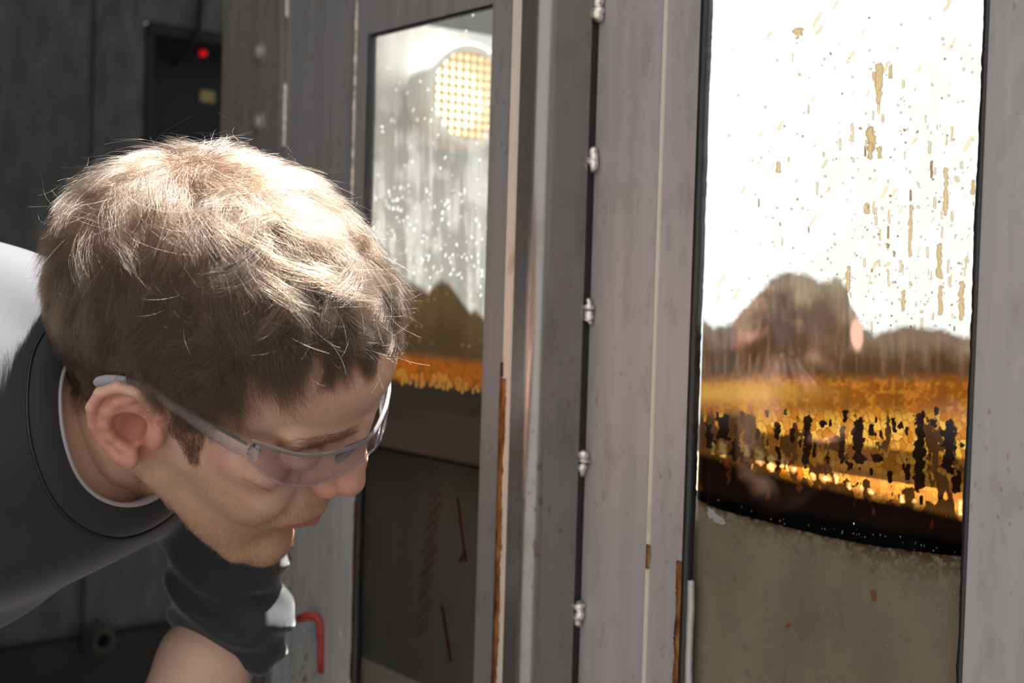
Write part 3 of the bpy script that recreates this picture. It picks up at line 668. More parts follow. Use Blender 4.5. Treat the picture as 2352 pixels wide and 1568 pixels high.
f32 = np.float32
def sm(a, b, k):
    h = np.clip(0.5 + 0.5 * (b - a) / k, 0, 1); return b + (a - b) * h - k * h * (1 - h)
def sx_(a, b, k): return -sm(-a, -b, k)
class Grid:
    def __init__(s, lo, hi, vs):
        s.lo = np.array(lo, float); s.vs = vs; s.n = np.ceil((np.array(hi) - s.lo) / vs).astype(int) + 1
        s.X = (s.lo[0] + vs * np.arange(s.n[0], dtype=f32))[:, None, None].astype(f32)
        s.Y = (s.lo[1] + vs * np.arange(s.n[1], dtype=f32))[None, :, None].astype(f32)
        s.Z = (s.lo[2] + vs * np.arange(s.n[2], dtype=f32))[None, None, :].astype(f32)
    def ell(s, c, r, M=None):
        x, y, z = s.X - f32(c[0]), s.Y - f32(c[1]), s.Z - f32(c[2])
        if M is not None:
            M = np.asarray(M, f32); x, y, z = (M[i, 0] * x + M[i, 1] * y + M[i, 2] * z for i in range(3))
        k0 = np.sqrt((x / r[0]) ** 2 + (y / r[1]) ** 2 + (z / r[2]) ** 2); k1 = np.sqrt((x / r[0] ** 2) ** 2 + (y / r[1] ** 2) ** 2 + (z / r[2] ** 2) ** 2)
        return (k0 * (k0 - 1) / np.maximum(k1, 1e-9)).astype(f32)
    def cap(s, a, b, ra, rb):
        a = np.asarray(a, f32); ba = np.asarray(b, f32) - a; L = float(ba @ ba)
        x, y, z = s.X - a[0], s.Y - a[1], s.Z - a[2]
        h = np.clip((x * ba[0] + y * ba[1] + z * ba[2]) / L, 0, 1)
        return (np.sqrt((x - ba[0] * h) ** 2 + (y - ba[1] * h) ** 2 + (z - ba[2] * h) ** 2) - (ra + (rb - ra) * h)).astype(f32)
    def local(s, lo, hi, fn):
        """work on a sub-box only; fn(sub, slices)"""
        i0 = np.maximum(0, ((np.array(lo) - s.lo) / s.vs).astype(int)); i1 = np.minimum(s.n, ((np.array(hi) - s.lo) / s.vs).astype(int) + 1)
        g = Grid.__new__(Grid); g.vs = s.vs; g.X = s.X[i0[0]:i1[0]]; g.Y = s.Y[:, i0[1]:i1[1]]; g.Z = s.Z[:, :, i0[2]:i1[2]]
        fn(g, (slice(i0[0], i1[0]), slice(i0[1], i1[1]), slice(i0[2], i1[2])))
def vmesh(D, lo, vs):
    g = openvdb.FloatGrid(); g.background = 9.0
    g.copyFromArray(np.ascontiguousarray(D, dtype=np.float32))
    P, Q = g.convertToQuads(0.0)
    return P * vs + np.asarray(lo), Q[:, ::-1].copy()
def sample(D, lo, vs, P):
    q = np.clip((P - lo) / vs, 0, np.array(D.shape) - 1.001); i = q.astype(int); f = q - i; r = 0
    for a in (0, 1):
        for b in (0, 1):
            for c in (0, 1):
                r = r + D[i[:, 0] + a, i[:, 1] + b, i[:, 2] + c] * (f[:, 0] if a else 1 - f[:, 0]) * (f[:, 1] if b else 1 - f[:, 1]) * (f[:, 2] if c else 1 - f[:, 2])
    return r
def grad(D, lo, vs, P, e=1.5):
    G = np.stack([sample(D, lo, vs, P + e * a) - sample(D, lo, vs, P - e * a) for a in np.eye(3)], -1)
    return G / (np.linalg.norm(G, axis=1)[:, None] + 1e-9)

# ---- head and neck; half is computed (w = distance from the middle plane), then mirrored
VS = 1.3
NB = np.array([-92.0, 0, -122.0])                          # base of the neck
lo = (-135.2, 0.0, -149.5); hi = (135, 105, 152)
G = Grid(lo, hi, VS)
D = G.ell((-10, 0, 57), (108, 80, 85))
D = sm(D, G.ell((-62, 0, 18), (64, 66, 62)), 20)
D = sm(D, G.ell((46, 0, 68), (56, 61, 46)), 14)             # forehead
D = sm(D, G.ell((40, 0, -14), (53, 59, 70)), 16)            # face
D = sm(D, G.ell((-4, 36, -6), (42, 35, 44)), 16)            # behind the jaw, under the ear
D = sm(D, G.ell((45, 0, -66), (42, 46, 42)), 12)            # lower jaw
D = sm(D, G.cap((10, 50, -46), (68, 20, -97), 15, 13), 10)
D = sm(D, G.ell((78, 0, -97), (19, 21, 22)), 9)           # chin
D = sm(D, G.ell((60, 47, 6), (24, 17, 17)), 12)             # cheekbone
D = sm(D, G.ell((68, 36, -26), (22, 18, 26)), 12)
D = sm(D, G.ell((80, 0, -43), (25, 30, 25)), 10)            # muzzle
D = sm(D, G.cap((93, 9, 45), (78, 46, 41), 9, 8.5), 8)      # brow
D = sx_(D, -G.ell((101, 32, 23), (14, 14, 9.5)), 6)          # eye socket
D = sx_(D, -G.ell((74, 84, 44), (30, 17, 26)), 12)          # temple
D = sm(D, G.ell((82, 32, 22), (13.4, 14.5, 12.6)), 2.5)     # lids over the eyeball
D = sx_(D, -G.cap((97.6, 24, 15.5), (92.5, 43, 16.5), 0.5, 0.5), 1.6)
D = sm(D, G.cap((88, 0, 42), (94, 0, -6), 14, 15), 6)
D = sm(D, G.cap((99, 0, 44), (106, 0, 14), 6.5, 7.0), 8)   # nose
D = sm(D, G.cap((109, 0, 12), (111, 0, -6), 7.5, 9.6), 5)
D = sm(D, G.ell((111.0, 0, -6.5), (10.4, 10.6, 10.6)), 4)
D = sm(D, G.ell((100.5, 12.6, -10.5), (11.5, 7.6, 8.6)), 3.5)
D = sx_(D, -G.cap((88, 22, -4), (90.5, 22.5, -17), 1.0, 1.2), 5)
D = sx_(D, -G.cap((105.5, 6.2, -20.5), (100, 9.5, -20), 3.0, 3.2), 2.5)
D = sm(D, G.cap((96, 0, -18), (112, 0, -15.5), 4, 3.2), 3)
D = sm(D, G.cap((101.5, 0, -43.5), (94, 20, -47.5), 5.2, 3.0), 3)   # lips
D = sm(D, G.cap((100.3, 0, -55.3), (92.8, 18, -52.8), 6.3, 3.2), 3)
D = sx_(D, -G.cap((107.5, 0, -49.3), (93.2, 27, -51.5), 0.7, 0.9), 2.2)
D = sx_(D, -G.cap((105.5, 0, -67), (95, 20, -68), 4.5, 4.0), 9)
D = sx_(D, -G.cap((95, 27, -28), (89, 36, -54), 1.5, 1.5), 10)
nc1 = np.array([-22.0, 0, -40]); nc0 = NB
D = sm(D, G.cap(nc1, nc0, 55, 57), 22)
D = sm(D, G.cap((-12, 58, -28), (-42, 16, -128), 15, 14), 14)       # neck muscle
D = sm(D, G.cap((46, 0, -84), (-16, 0, -106), 18, 28), 18)          # throat
EARH = [(7, 13, 73.5), (5, 19, 77), (0, 25, 81), (-10, 32, 85), (-21, 29.5, 89), (-29, 19, 91.5), (-31, 5, 91.5), (-27, -9, 89), (-19, -20, 85.5), (-9, -27, 82)]
EARA = [(-12, 24, 83.5), (-19, 17, 86.5), (-22.5, 6, 88), (-21, -5, 87), (-16, -13, 85), (-9, -17.5, 82)]
def ear(g, sl):
    c_, s_ = math.cos(math.radians(22)), math.sin(math.radians(22))
    E = g.ell((-14, 80.5, 3), (19.5, 5.4, 29), ((c_, -s_, 0), (s_, c_, 0), (0, 0, 1)))     # flared plate
    E = sm(E, g.cap((-13, 68, 4), (-12, 77, 2), 18, 12), 6)                              # root
    E = sx_(E, -g.ell((-6.5, 88, -1.5), (12.0, 17, 15)), 3)                              # bowl
    for a, b in zip(EARH[:-1], EARH[1:]): E = sm(E, g.cap((a[0], a[2], a[1]), (b[0], b[2], b[1]), 3.7, 3.7), 1.6)
    for a, b in zip(EARA[:-1], EARA[1:]): E = sm(E, g.cap((a[0], a[2], a[1]), (b[0], b[2], b[1]), 2.9, 2.9), 3.0)
    E = sm(E, g.cap((-19, 86, 16), (-8, 81, 17), 2.6, 2.2), 3)
    E = sm(E, g.ell((-3.5, 80, -25), (8.5, 4.8, 9)), 5)                                  # lobe
    E = sm(E, g.cap((-9, 82, -17), (-2, 79.5, -18.5), 3.4, 3.0), 3)
    E = sm(E, g.ell((7.5, 74.0, -3), (5.5, 4.6, 9)), 8)                                  # tragus
    D[sl] = sm(sx_(D[sl], -g.ell((-5, 80, -2), (9, 15, 11.5)), 3), E, 4)
G.local((-45, 58, -50), (20, 104, 48), ear)
DF = np.concatenate([D[:, :0:-1, :], D], axis=1)
HLO = np.array([lo[0], -VS * (D.shape[1] - 1), lo[2]])
HV, HF = vmesh(DF, HLO, VS)
# ---- skin colours
def near(P, a, b, r0, r1):
    a = np.asarray(a, float); ba = np.asarray(b, float) - a; h = np.clip(((P - a) @ ba) / (ba @ ba), 0, 1)
    d = np.linalg.norm(P - a - h[:, None] * ba, axis=1); return 1 - sst(d, r0, r1)
PA = np.c_[HV[:, 0], np.abs(HV[:, 1]), HV[:, 2]]                  # folded to one side
PXY = project(h2w(np.c_[PA[:, 0], -PA[:, 1], PA[:, 2]]))
def inpoly(Q, poly):
    x, y = Q[:, 0], Q[:, 1]; r = np.zeros(len(Q), bool); p = np.array(poly, float); j = len(p) - 1
    for i in range(len(p)):
        c = ((p[i, 1] > y) != (p[j, 1] > y)) & (x < (p[j, 0] - p[i, 0]) * (y - p[i, 1]) / (p[j, 1] - p[i, 1] + 1e-9) + p[i, 0]); r ^= c; j = i
    return r
HAIRLINE = [(1000, 782), (905, 787), (870, 806), (800, 802), (770, 810), (700, 788), (644, 785), (597, 825), (548, 888), (505, 925), (478, 950), (470, 1000), (460, 1060), (435, 1062), (400, 1010), (378, 960), (362, 925), (345, 900), (310, 880), (240, 878), (225, 888), (243, 922), (195, 918), (150, 872), (105, 815), (60, 780), (-150, 640), (-150, 0), (1000, 0)]
earm = ((PA[:, 1] > 74) & (PA[:, 0] > -40) & (PA[:, 0] < 12) & (PA[:, 2] < 37) & (PA[:, 2] > -40))
scalp = inpoly(PXY, HAIRLINE) & ~earm & (PA[:, 2] > -60)
EDG = np.concatenate([HF[:, [0, 1]], HF[:, [1, 2]], HF[:, [2, 3]], HF[:, [3, 0]]])
def blur(m, it):
    m = m.astype(float); deg = np.bincount(EDG[:, 0], minlength=len(HV)) + np.bincount(EDG[:, 1], minlength=len(HV))
    for _ in range(it):
        m = (m + (np.bincount(EDG[:, 0], m[EDG[:, 1]], len(HV)) + np.bincount(EDG[:, 1], m[EDG[:, 0]], len(HV))) / np.maximum(deg, 1)) / 2
    return m
col = np.ones((len(HV), 3)) * np.array([0.63, 0.39, 0.295])
mott = fbm(HV[:, 0] / 14 + 40, HV[:, 2] / 14 + HV[:, 1] / 20 + 40, 71, 4)
col = lerp3(col, (0.56, 0.31, 0.23), 0.7 * sst(mott, 0.4, 0.75))
red = np.maximum.reduce([near(PA, (112, 0, -4), (104, 12, -10), 9, 22) * 0.65, near(PA, (66, 42, 2), (58, 48, -2), 8, 34) * 0.35, 0.85 * near(PA, (-12, 82, 8), (-9, 80, -18), 20, 27)])
col = lerp3(col, (0.58, 0.25, 0.19), red)
beardpoly = [(300, 1075), (330, 1065), (400, 1075), (470, 1075), (520, 1110), (580, 1165), (640, 1180), (655, 1165), (700, 1148), (735, 1150), (790, 1140), (790, 1190), (720, 1240), (690, 1300), (560, 1310), (480, 1265), (380, 1200), (320, 1140)]
beard = inpoly(PXY, beardpoly) & (PA[:, 2] < -18)
lipm = np.maximum(near(PA, (104, 0, -46.0), (95, 20, -49), 3.2, 5.4), near(PA, (103, 0, -54.0), (94.5, 19, -52.3), 4.6, 6.8)) * (PA[:, 0] > 88)
col = lerp3(col, (0.44, 0.26, 0.165), 0.55 * blur(beard, 14) * (1 - lipm))
col = lerp3(col, (0.46, 0.15, 0.13), 0.95 * lipm)
col = lerp3(col, (0.40, 0.13, 0.09), 0.7 * near(PA, (-5, 70, -2), (-5, 74, -6), 9, 15))  # ear bowl darker and redder
col = lerp3(col, (0.11, 0.07, 0.045), 0.92 * blur(scalp & ~((PA[:, 2] < 42) & (PA[:, 0] > 3)), 8))
scr = near(PXY @ np.array([[1, 0, 0], [0, 1, 0]]), (560, 1100, 0), (625, 1130, 0), 1.2, 5.0) * (HV[:, 1] < 0) * (PA[:, 0] > 40)   # scratch on the cheek
col = lerp3(col, (0.42, 0.14, 0.11), 0.6 * scr)

M_skin = mat('skin', (0.5, 0.32, 0.24), 0.48, 0.0, 0.4, Subsurface_Weight=0.12, Subsurface_Scale=0.004)
bsdf(M_skin).inputs['Subsurface Radius'].default_value = (1.0, 0.35, 0.2)
at_ = N(M_skin, 'ShaderNodeAttribute'); at_.attribute_name = 'Col'
link(M_skin, mix(M_skin, 0.35, at_.outputs['Color'], mix(M_skin, 1.0, at_.outputs['Color'], ramp(M_skin, noise(M_skin, coords(M_skin), 900.0, 3), [(0.3, (0.72, 0.70, 0.68)), (0.7, (1, 1, 1))]), 'MULTIPLY')), bsdf(M_skin).inputs['Base Color'])
bump(M_skin, noise(M_skin, coords(M_skin), 1300.0, 3), 0.18, 0.0006)

# ---- trunk, arms, hands, legs (lens frame, mm)
def P_(px, py, z): return px_at(px, py, z) * 1000
NBc = h2c(NB) * 1000
SHF, ELF, WRF = P_(500, 1040, 1.075), P_(532, 1432, 1.10), P_(532 - 85 * 2.05, 1432 + 128 * 2.05, 1.06)
SHN, ELN, WRN = np.array([-412, 118, 850.]), np.array([-560, 290, 770.]), np.array([-440, 480, 800.])
RIBC, TAX = np.array([-520, 90, 1020.]), np.array([-0.975, 0.22, 0.04]); TAX /= np.linalg.norm(TAX)
PEL = np.array([-840, 175, 1035.])
KNF, KNN = np.array([-400, 560, 1080.]), np.array([-480, 590, 860.]); HPF, HPN = np.array([-830, 230, 1120.]), np.array([-830, 230, 940.])
FTF, FTN = np.array([-560, 955, 1100.]), np.array([-640, 955, 850.])
zz = np.array([0, 0, 1.0]); b2 = np.cross(TAX, zz); b2 /= np.linalg.norm(b2); b3 = np.cross(TAX, b2); TM = np.stack([TAX, b2, b3])
def trunk(g, o=0.0):
    d = g.ell(RIBC, (285 + o, 162 + o, 188 + o), TM)
    d = sm(d, g.cap(SHN, SHF + np.array([-25, 0, 0]), 58 + o, 56 + o), 50)
    d = sm(d, g.cap(NBc + np.array([10, 0, 0]), NBc + (RIBC - NBc) * 0.5, 52 + o, 90 + o), 45)
    d = sm(d, g.cap(RIBC + TAX * 120, PEL, 130 + o, 125 + o), 60)
    return d
def hand(g, d, wr, dirv, up, side):
    dirv = dirv / np.linalg.norm(dirv); lat = np.cross(dirv, up); lat /= np.linalg.norm(lat); nrm = np.cross(lat, dirv)
    pc = wr + dirv * 52
    d = sm(d, g.ell(pc, (50, 41, 15), np.stack([dirv, lat, nrm])), 12)
    for k, (o, l) in enumerate(((-29, 62), (-10, 74), (10, 70), (28, 56))):
        a = pc + dirv * 38 + lat * o; b = a + dirv * l * 0.45 + lat * o * 0.08 - nrm * 6; c = b + dirv * l * 0.33 - nrm * 16; e = c + dirv * l * 0.18 - nrm * 16
        for p, q, r0, r1 in ((a, b, 9.5, 9), (b, c, 9, 8), (c, e, 8, 7)): d = sm(d, g.cap(p, q, r0, r1), 3)
    a = pc - dirv * 20 + lat * side * 34; b = a + dirv * 28 + lat * side * 20 - nrm * 6; c = b + dirv * 28 + lat * side * 4 - nrm * 8
    d = sm(d, g.cap(a, b, 12, 10.5), 6); return sm(d, g.cap(b, c, 10.5, 8.5), 3)
gb = Grid((-1000, -60, 700), (-120, 660, 1230), 4.5)
B = trunk(gb, -14)
B = sm(B, gb.cap(SHF, ELF, 38, 24), 20); B = sm(B, gb.cap(ELF, ELF + (WRF - ELF) * 0.35, 26, 35), 12); B = sm(B, gb.cap(ELF + (WRF - ELF) * 0.35, WRF, 35, 25), 12)
B = sm(B, gb.cap(SHN, ELN, 42, 34), 20); B = sm(B, gb.cap(ELN, WRN, 36, 25), 12)
B = hand(gb, B, WRF, np.array([0.1, 1, 0.1]), np.array([1.0, 0, 0.2]), 1); B = hand(gb, B, WRN, np.array([-0.2, 1, 0.1]), np.array([1.0, 0, 0.2]), -1)
B = sm(B, gb.cap(PEL, HPF, 100, 85), 40); B = sm(B, gb.cap(PEL, HPN, 100, 85), 40)
BV, BF = vmesh(B, gb.lo, 4.5)
BC = np.ones((len(BV), 3)) * np.array([0.60, 0.40, 0.305])
V = np.concatenate([h2w(HV), c2w(BV / 1000)]); F = np.concatenate([HF, BF + len(HV)])
person = npmesh('person', V, F, M_skin, None, True, np.concatenate([col, BC]))
tag(person, 'man in dark t-shirt bending down to peer at the tank, face in profile', 'person')

# ---- t-shirt
M_shirt = mat('charcoal_jersey', (0.030, 0.031, 0.035), 0.9, 0.0, 0.25, Sheen_Weight=0.35, Sheen_Roughness=0.4)
bump(M_shirt, noise(M_shirt, coords(M_shirt), 1600.0, 2), 0.25, 0.0004)
gs = Grid((-960, -110, 680), (-110, 520, 1300), 3.6)
S = trunk(gs, 0)
Xg, Yg, Zg = gs.X, gs.Y, gs.Z
fold = 4.0 * np.sin(0.028 * Xg + 0.052 * Yg + 0.02 * Zg + 1.3 * np.sin(0.017 * Yg - 0.012 * Xg)) * np.exp(-((Yg - 165) / 90) ** 2) + 6.0 * np.sin(0.045 * Xg - 0.06 * Yg + 0.03 * Zg) * np.exp(-((Xg + 370) / 90) ** 2 - ((Yg - 20) / 60) ** 2)
S = S + fold.astype(f32)
CC = P_(200, 975, 0.985); e1 = np.array([0.17, 0.985, 0.0]); e1 /= np.linalg.norm(e1); e2 = np.array([-0.62, 0.10, -0.78]); e2 -= e1 * (e1 @ e2); e2 /= np.linalg.norm(e2); ax = np.cross(e1, e2)
if ax[0] < 0: ax = -ax
RC1, RC2 = 61.0, 66.0
S0 = S
S = sx_(S, -gs.cap(CC - ax * 25, CC + ax * 240, 60, 62), 4)
arm = sm(gs.cap(SHF, ELF, 56, 40), gs.cap(ELF, ELF + (WRF - ELF) * 0.8, 39, 36), 22)
ua = (ELF - SHF); ul = float(np.linalg.norm(ua)); ua = ua / ul
tt = ((Xg - SHF[0]) * ua[0] + (Yg - SHF[1]) * ua[1] + (Zg - SHF[2]) * ua[2]) / ul
wr_ = np.sin(0.16 * Yg - 0.075 * Xg + 0.035 * Zg + 1.5 * np.sin(0.05 * Xg + 0.02 * Zg + 1.0)) + 0.6 * np.sin(0.26 * Yg - 0.17 * Xg + 1.0 * np.sin(0.06 * Zg))
arm = arm + (3.8 * wr_ * sst(tt, 0.3, 0.9)).astype(f32) + (1.8 * np.sin(0.07 * Yg + 0.06 * Xg) * sst(tt, 0.1, 0.5)).astype(f32)
fa = (WRF - ELF) / np.linalg.norm(WRF - ELF); pc_ = P_(492, 1492, 1.09)
arm = sx_(arm, ((Xg - pc_[0]) * fa[0] + (Yg - pc_[1]) * fa[1] + (Zg - pc_[2]) * fa[2] - 3.0).astype(f32), 12)
S = sm(S, arm, 18)
an = sm(gs.cap(SHN, ELN, 58, 46), gs.cap(ELN, ELN + (WRN - ELN) * 0.3, 44, 42), 20)
S = sm(S, an, 24)
SV, SF = vmesh(S, gs.lo, 3.6)
for _ in range(2):                                          # relax the voxel steps
    A = np.zeros_like(SV); n_ = np.zeros(len(SV))
    for a, b in ((0, 1), (1, 2), (2, 3), (3, 0)):
        np.add.at(A, SF[:, a], SV[SF[:, b]]); np.add.at(A, SF[:, b], SV[SF[:, a]]); np.add.at(n_, SF[:, a], 1); np.add.at(n_, SF[:, b], 1)
    SV = SV * 0.5 + 0.5 * A / n_[:, None]
shirt = npmesh('t_shirt', c2w(SV / 1000), SF, M_shirt, person, True); shirt['label'] = 'dark charcoal t-shirt'
ph = np.linspace(0, 2 * math.pi, 97)
def rim(r, off=0.0, ra=0.0):
    """loop on the shirt's surface at distance r round the neck opening"""
    q = CC + np.cos(ph)[:, None] * e1 * r + np.sin(ph)[:, None] * e2 * r; best = np.full(97, -90.0)
    for t in np.arange(-90, 90, 1.5):
        d = sample(S0, gs.lo, 3.6, q + ax * t); best = np.where(d < 0, t, best)
    b = best[:-1]
    for _ in range(10): b = (np.roll(b, 1) + 2 * b + np.roll(b, -1)) / 4
    b = np.r_[b, b[0]]
    return q + ax * (b + off)[:, None] + (np.cos(ph)[:, None] * e1 + np.sin(ph)[:, None] * e2) * ra
M_tape = mat('pale_neck_tape', (0.42, 0.40, 0.42), 0.85)
def band(loops, name, m, parent):
    V = np.concatenate([c2w(l / 1000)[:-1] for l in loops]); n = 96; F = []
    for k in range(len(loops)):
        k2 = (k + 1) % len(loops)
        i = np.arange(n); j = (i + 1) % n; F.append(np.c_[k*n+i, k*n+j, k2*n+j, k2*n+i])
    return npmesh(name, V, np.concatenate(F), m, parent, True)
R60 = rim(61)
band([rim(79, -2.0), rim(78, 2.0, 0.6), rim(71, 3.2), rim(64, 3.6), R60 + ax * 3.0, rim(61, 1.0, -2.0), rim(61, -5, -2.0), rim(70, -8)], 'collar', M_shirt, shirt)
band([rim(61, 3.0, -1.2), rim(61, 2.6, -4.0), rim(61, -3, -5.0), rim(61, -16, -3.8), rim(61, -16, -1.6)], 'neck_tape', M_tape, shirt)
MB().tube(c2w((rim(80, 1.6)) / 1000), 0.0009, 6, cap=False).build('stitching', M_gasket, shirt, True)

# ---- trousers and shoes, below the picture
M_tr = mat('dark_denim', (0.03, 0.035, 0.05), 0.9)
gt = Grid((-1010, 60, 690), (-280, 930, 1250), 8.0)
Q = gt.cap(PEL - TAX * 60, PEL + TAX * 20, 138, 135)
for hp, kn, ft in ((HPF, KNF, FTF), (HPN, KNN, FTN)):
    Q = sm(Q, gt.cap(hp, kn, 100, 70), 30); Q = sm(Q, gt.cap(kn, ft + np.array([0, -70, 0]), 68, 54), 20)
QV, QF = vmesh(Q, gt.lo, 8.0)
npmesh('trousers', c2w(QV / 1000), QF, M_tr, person, True)
M_shoe = mat('black_leather', (0.02, 0.018, 0.016), 0.4)
for ft in (FTF, FTN):
    gq = Grid(ft + np.array([-110, -110, -60]), ft + np.array([230, 90, 60]), 6.0)
    yb = H * 1000
    q = sm(gq.ell((ft[0] + 60, ft[1] + 28, ft[2]), (140, 42, 48)), gq.cap(ft + np.array([-20, -60, 0]), ft + np.array([-15, 10, 0]), 46, 44), 20)
    q = sx_(q, (gq.Y - (ft[1] + 52) + 0 * gq.X + 0 * gq.Z).astype(f32), 4)
    v_, f_ = vmesh(q, gq.lo, 6.0); npmesh('shoe', c2w(v_ / 1000), f_, M_shoe, person, True)

# ================================================================== hair
def hairmat(name, c, rough=0.3, rnd=0.55):
    M = bpy.data.materials.new(name); M.use_nodes = True; nt = M.node_tree; nt.nodes.clear()
    o = nt.nodes.new('ShaderNodeOutputMaterial'); h = nt.nodes.new('ShaderNodeBsdfHairPrincipled')
    h.parametrization = 'COLOR'; h.inputs['Color'].default_value = (*c, 1); h.inputs['Roughness'].default_value = rough; h.inputs['Radial Roughness'].default_value = 0.4
    h.inputs['Random Roughness'].default_value = 0.3
    i_ = nt.nodes.new('ShaderNodeHairInfo'); hs = nt.nodes.new('ShaderNodeHueSaturation'); hs.inputs['Color'].default_value = (*c, 1)
    mr = nt.nodes.new('ShaderNodeMapRange'); mr.inputs['To Min'].default_value = 1 - rnd; mr.inputs['To Max'].default_value = 1 + rnd * 1.6
    nt.links.new(i_.outputs['Random'], mr.inputs['Value']); nt.links.new(mr.outputs[0], hs.inputs['Value']); nt.links.new(hs.outputs[0], h.inputs['Color'])
    nt.links.new(h.outputs[0], o.inputs[0]); return M
M_hair = hairmat('brown_hair', (0.021, 0.0118, 0.0062)); M_beard = hairmat('ginger_stubble', (0.17, 0.080, 0.032)); M_brow = hairmat('brow_hair', (0.045, 0.024, 0.013))

tri = np.concatenate([HF[:, [0, 1, 2]], HF[:, [0, 2, 3]]])
def roots(mask, n, seed):
    g = np.random.default_rng(seed); t = tri[mask[tri].all(1)]
    a = HV[t[:, 0]]; b = HV[t[:, 1]]; c = HV[t[:, 2]]; ar = np.linalg.norm(np.cross(b - a, c - a), axis=1)
    k = g.choice(len(t), n, p=ar / ar.sum()); u, v = g.random(n), g.random(n); s_ = u + v > 1; u[s_], v[s_] = 1 - u[s_], 1 - v[s_]
    return a[k] + u[:, None] * (b - a)[k] + v[:, None] * (c - a)[k]
DFs = DF
WH = np.array([-58.0, 8.0, 132.0]); HC = np.array([-10.0, 0, 50.0]); wd_ = (WH - HC) / np.linalg.norm(WH - HC)
def nrm(v): return v / (np.linalg.norm(v, axis=1)[:, None] + 1e-9)
def flow(P, n):
    t = -(wd_ - n * (n @ wd_)[:, None]); r = np.linalg.norm(t, axis=1)[:, None]; t = t / (r + 1e-6)
    sw = np.cross(n, t) * (0.75 * np.exp(-(r / 0.45) ** 2))
    fwd = np.array([1.0, 0, 0]) - n * n[:, :1]
    dn = np.array([0.0, 0, -1]) - n * (-n[:, 2:3])
    side = sst(np.abs(P[:, 1]), 45, 72)[:, None]; back = sst(-P[:, 0], 0, 70)[:, None]
    v = t + sw + 0.25 * dn * side + 0.20 * fwd * (1 - side) * (1 - back) - 0.25 * np.array([1.0, 0, 0]) * side * sst(P[:, 2], 90, 40)[:, None]
    return nrm(v - n * (v * n).sum(1)[:, None])
def grow(R, ln, lift, seg, yaw, curl, g, lift0=0.5):
    """strands hugging the skull at a rising height"""
    n = len(R); P = R.copy(); out = [P.copy()]; st = (ln / seg)[:, None]; c_, s_ = np.cos(yaw)[:, None], np.sin(yaw)[:, None]
    for k in range(1, seg + 1):
        nn = grad(DFs, HLO, VS, P, 2.5); v = flow(P, nn); v = v * c_ + np.cross(nn, v) * s_
        P = P + v * st
        hgt = lift * (k / seg) ** 0.55 * (1 - 0.35 * np.clip(k / seg - 0.6, 0, 1))
        d = sample(DFs, HLO, VS, P); nn = grad(DFs, HLO, VS, P, 2.5)
        P = P + nn * (hgt - d)[:, None]
        yw = curl * k / seg; c_, s_ = np.cos(yaw + yw)[:, None], np.sin(yaw + yw)[:, None]
        out.append(P.copy())
    return np.stack(out, 1)
def put(name, S_, rad, m, parent, taper=True):
    n, k = S_.shape[:2]; W = c2w(h2c(S_.reshape(-1, 3)))
    hc = bpy.data.hair_curves.new(name); hc.add_curves([k] * n)
    hc.attributes['position'].data.foreach_set('vector', W.astype(np.float32).ravel())
    r = np.broadcast_to(np.asarray(rad, float).reshape(-1, 1), (n, k)) * (np.linspace(1, 0.35, k)[None] if taper else 1)
    a = hc.attributes.get('radius') or hc.attributes.new('radius', 'FLOAT', 'POINT'); a.data.foreach_set('value', (r / 1000).astype(np.float32).ravel())
    o = bpy.data.objects.new(name, hc); C.objects.link(o); hc.materials.append(m); o.parent = parent; o['kind'] = 'stuff'
    return o
g = np.random.default_rng(3)
NS, NG, SEG = 52000, 1100, 9
Rg = roots(scalp, NG, 1); Rs = np.concatenate([roots(scalp, NS, 2), roots(scalp & (PA[:, 0] > 28) & (PA[:, 2] > 62), 13000, 22), roots(scalp & (PA[:, 2] < 42) & (PA[:, 0] > 3), 1300, 23)]); NS = len(Rs)
def props(R):
    up = sst(R[:, 2], 25, 105); fr = sst(R[:, 0], 35, 75); low_ = sst(R[:, 2], 55, 15)
    sb = sst(R[:, 2], 40, 20) * sst(R[:, 0], 5, 20)
    ln = 24 + 18 * up - 15 * fr - 10 * low_ - 5 * sb; lf = 8 + 9 * up + 4 * sst(-R[:, 0], 20, 90) * sst(R[:, 2], 30, 80) - 14 * fr - 4 * low_ - 3.0 * sb
    return np.clip(ln, 9, 60), np.clip(lf, 1.5, 24)
lg, hg = props(Rg); yg = g.normal(size=NG) * 0.55; cg = g.normal(size=NG) * 0.35; hsg = g.uniform(0.55, 1.2, NG); lsg = g.uniform(0.75, 1.25, NG)
GS = grow(Rg, lg * lsg, hg * hsg, SEG, yg, cg, g)
own = np.zeros(NS, int)
for i in range(0, NS, 4000):
    own[i:i + 4000] = np.argmin(((Rs[i:i + 4000, None] - Rg[None]) ** 2).sum(-1), 1)
ls, hs_ = props(Rs)
layer = g.uniform(0.25, 1.0, NS) ** 0.8
SS = grow(Rs, ls * lsg[own] * g.uniform(0.7, 1.15, NS), hs_ * hsg[own] * layer, SEG, yg[own] + g.normal(size=NS) * 0.16, cg[own] + g.normal(size=NS) * 0.35, g)
t_ = np.linspace(0, 1, SEG + 1)[None, :, None]
cw = g.uniform(0.25, 0.92, NS)[:, None, None] * t_ ** 1.3
off = (Rs - Rg[own])[:, None]
SS = SS * (1 - cw) + (GS[own] + off * (1 - 0.5 * t_)) * cw
SS += g.normal(size=(NS, 1, 3)) * t_ ** 2 * 1.3
put('hair', SS, np.where(g.random(NS) < 0.12, g.uniform(0.09, 0.125, NS), g.uniform(0.045, 0.085, NS)), M_hair, person)
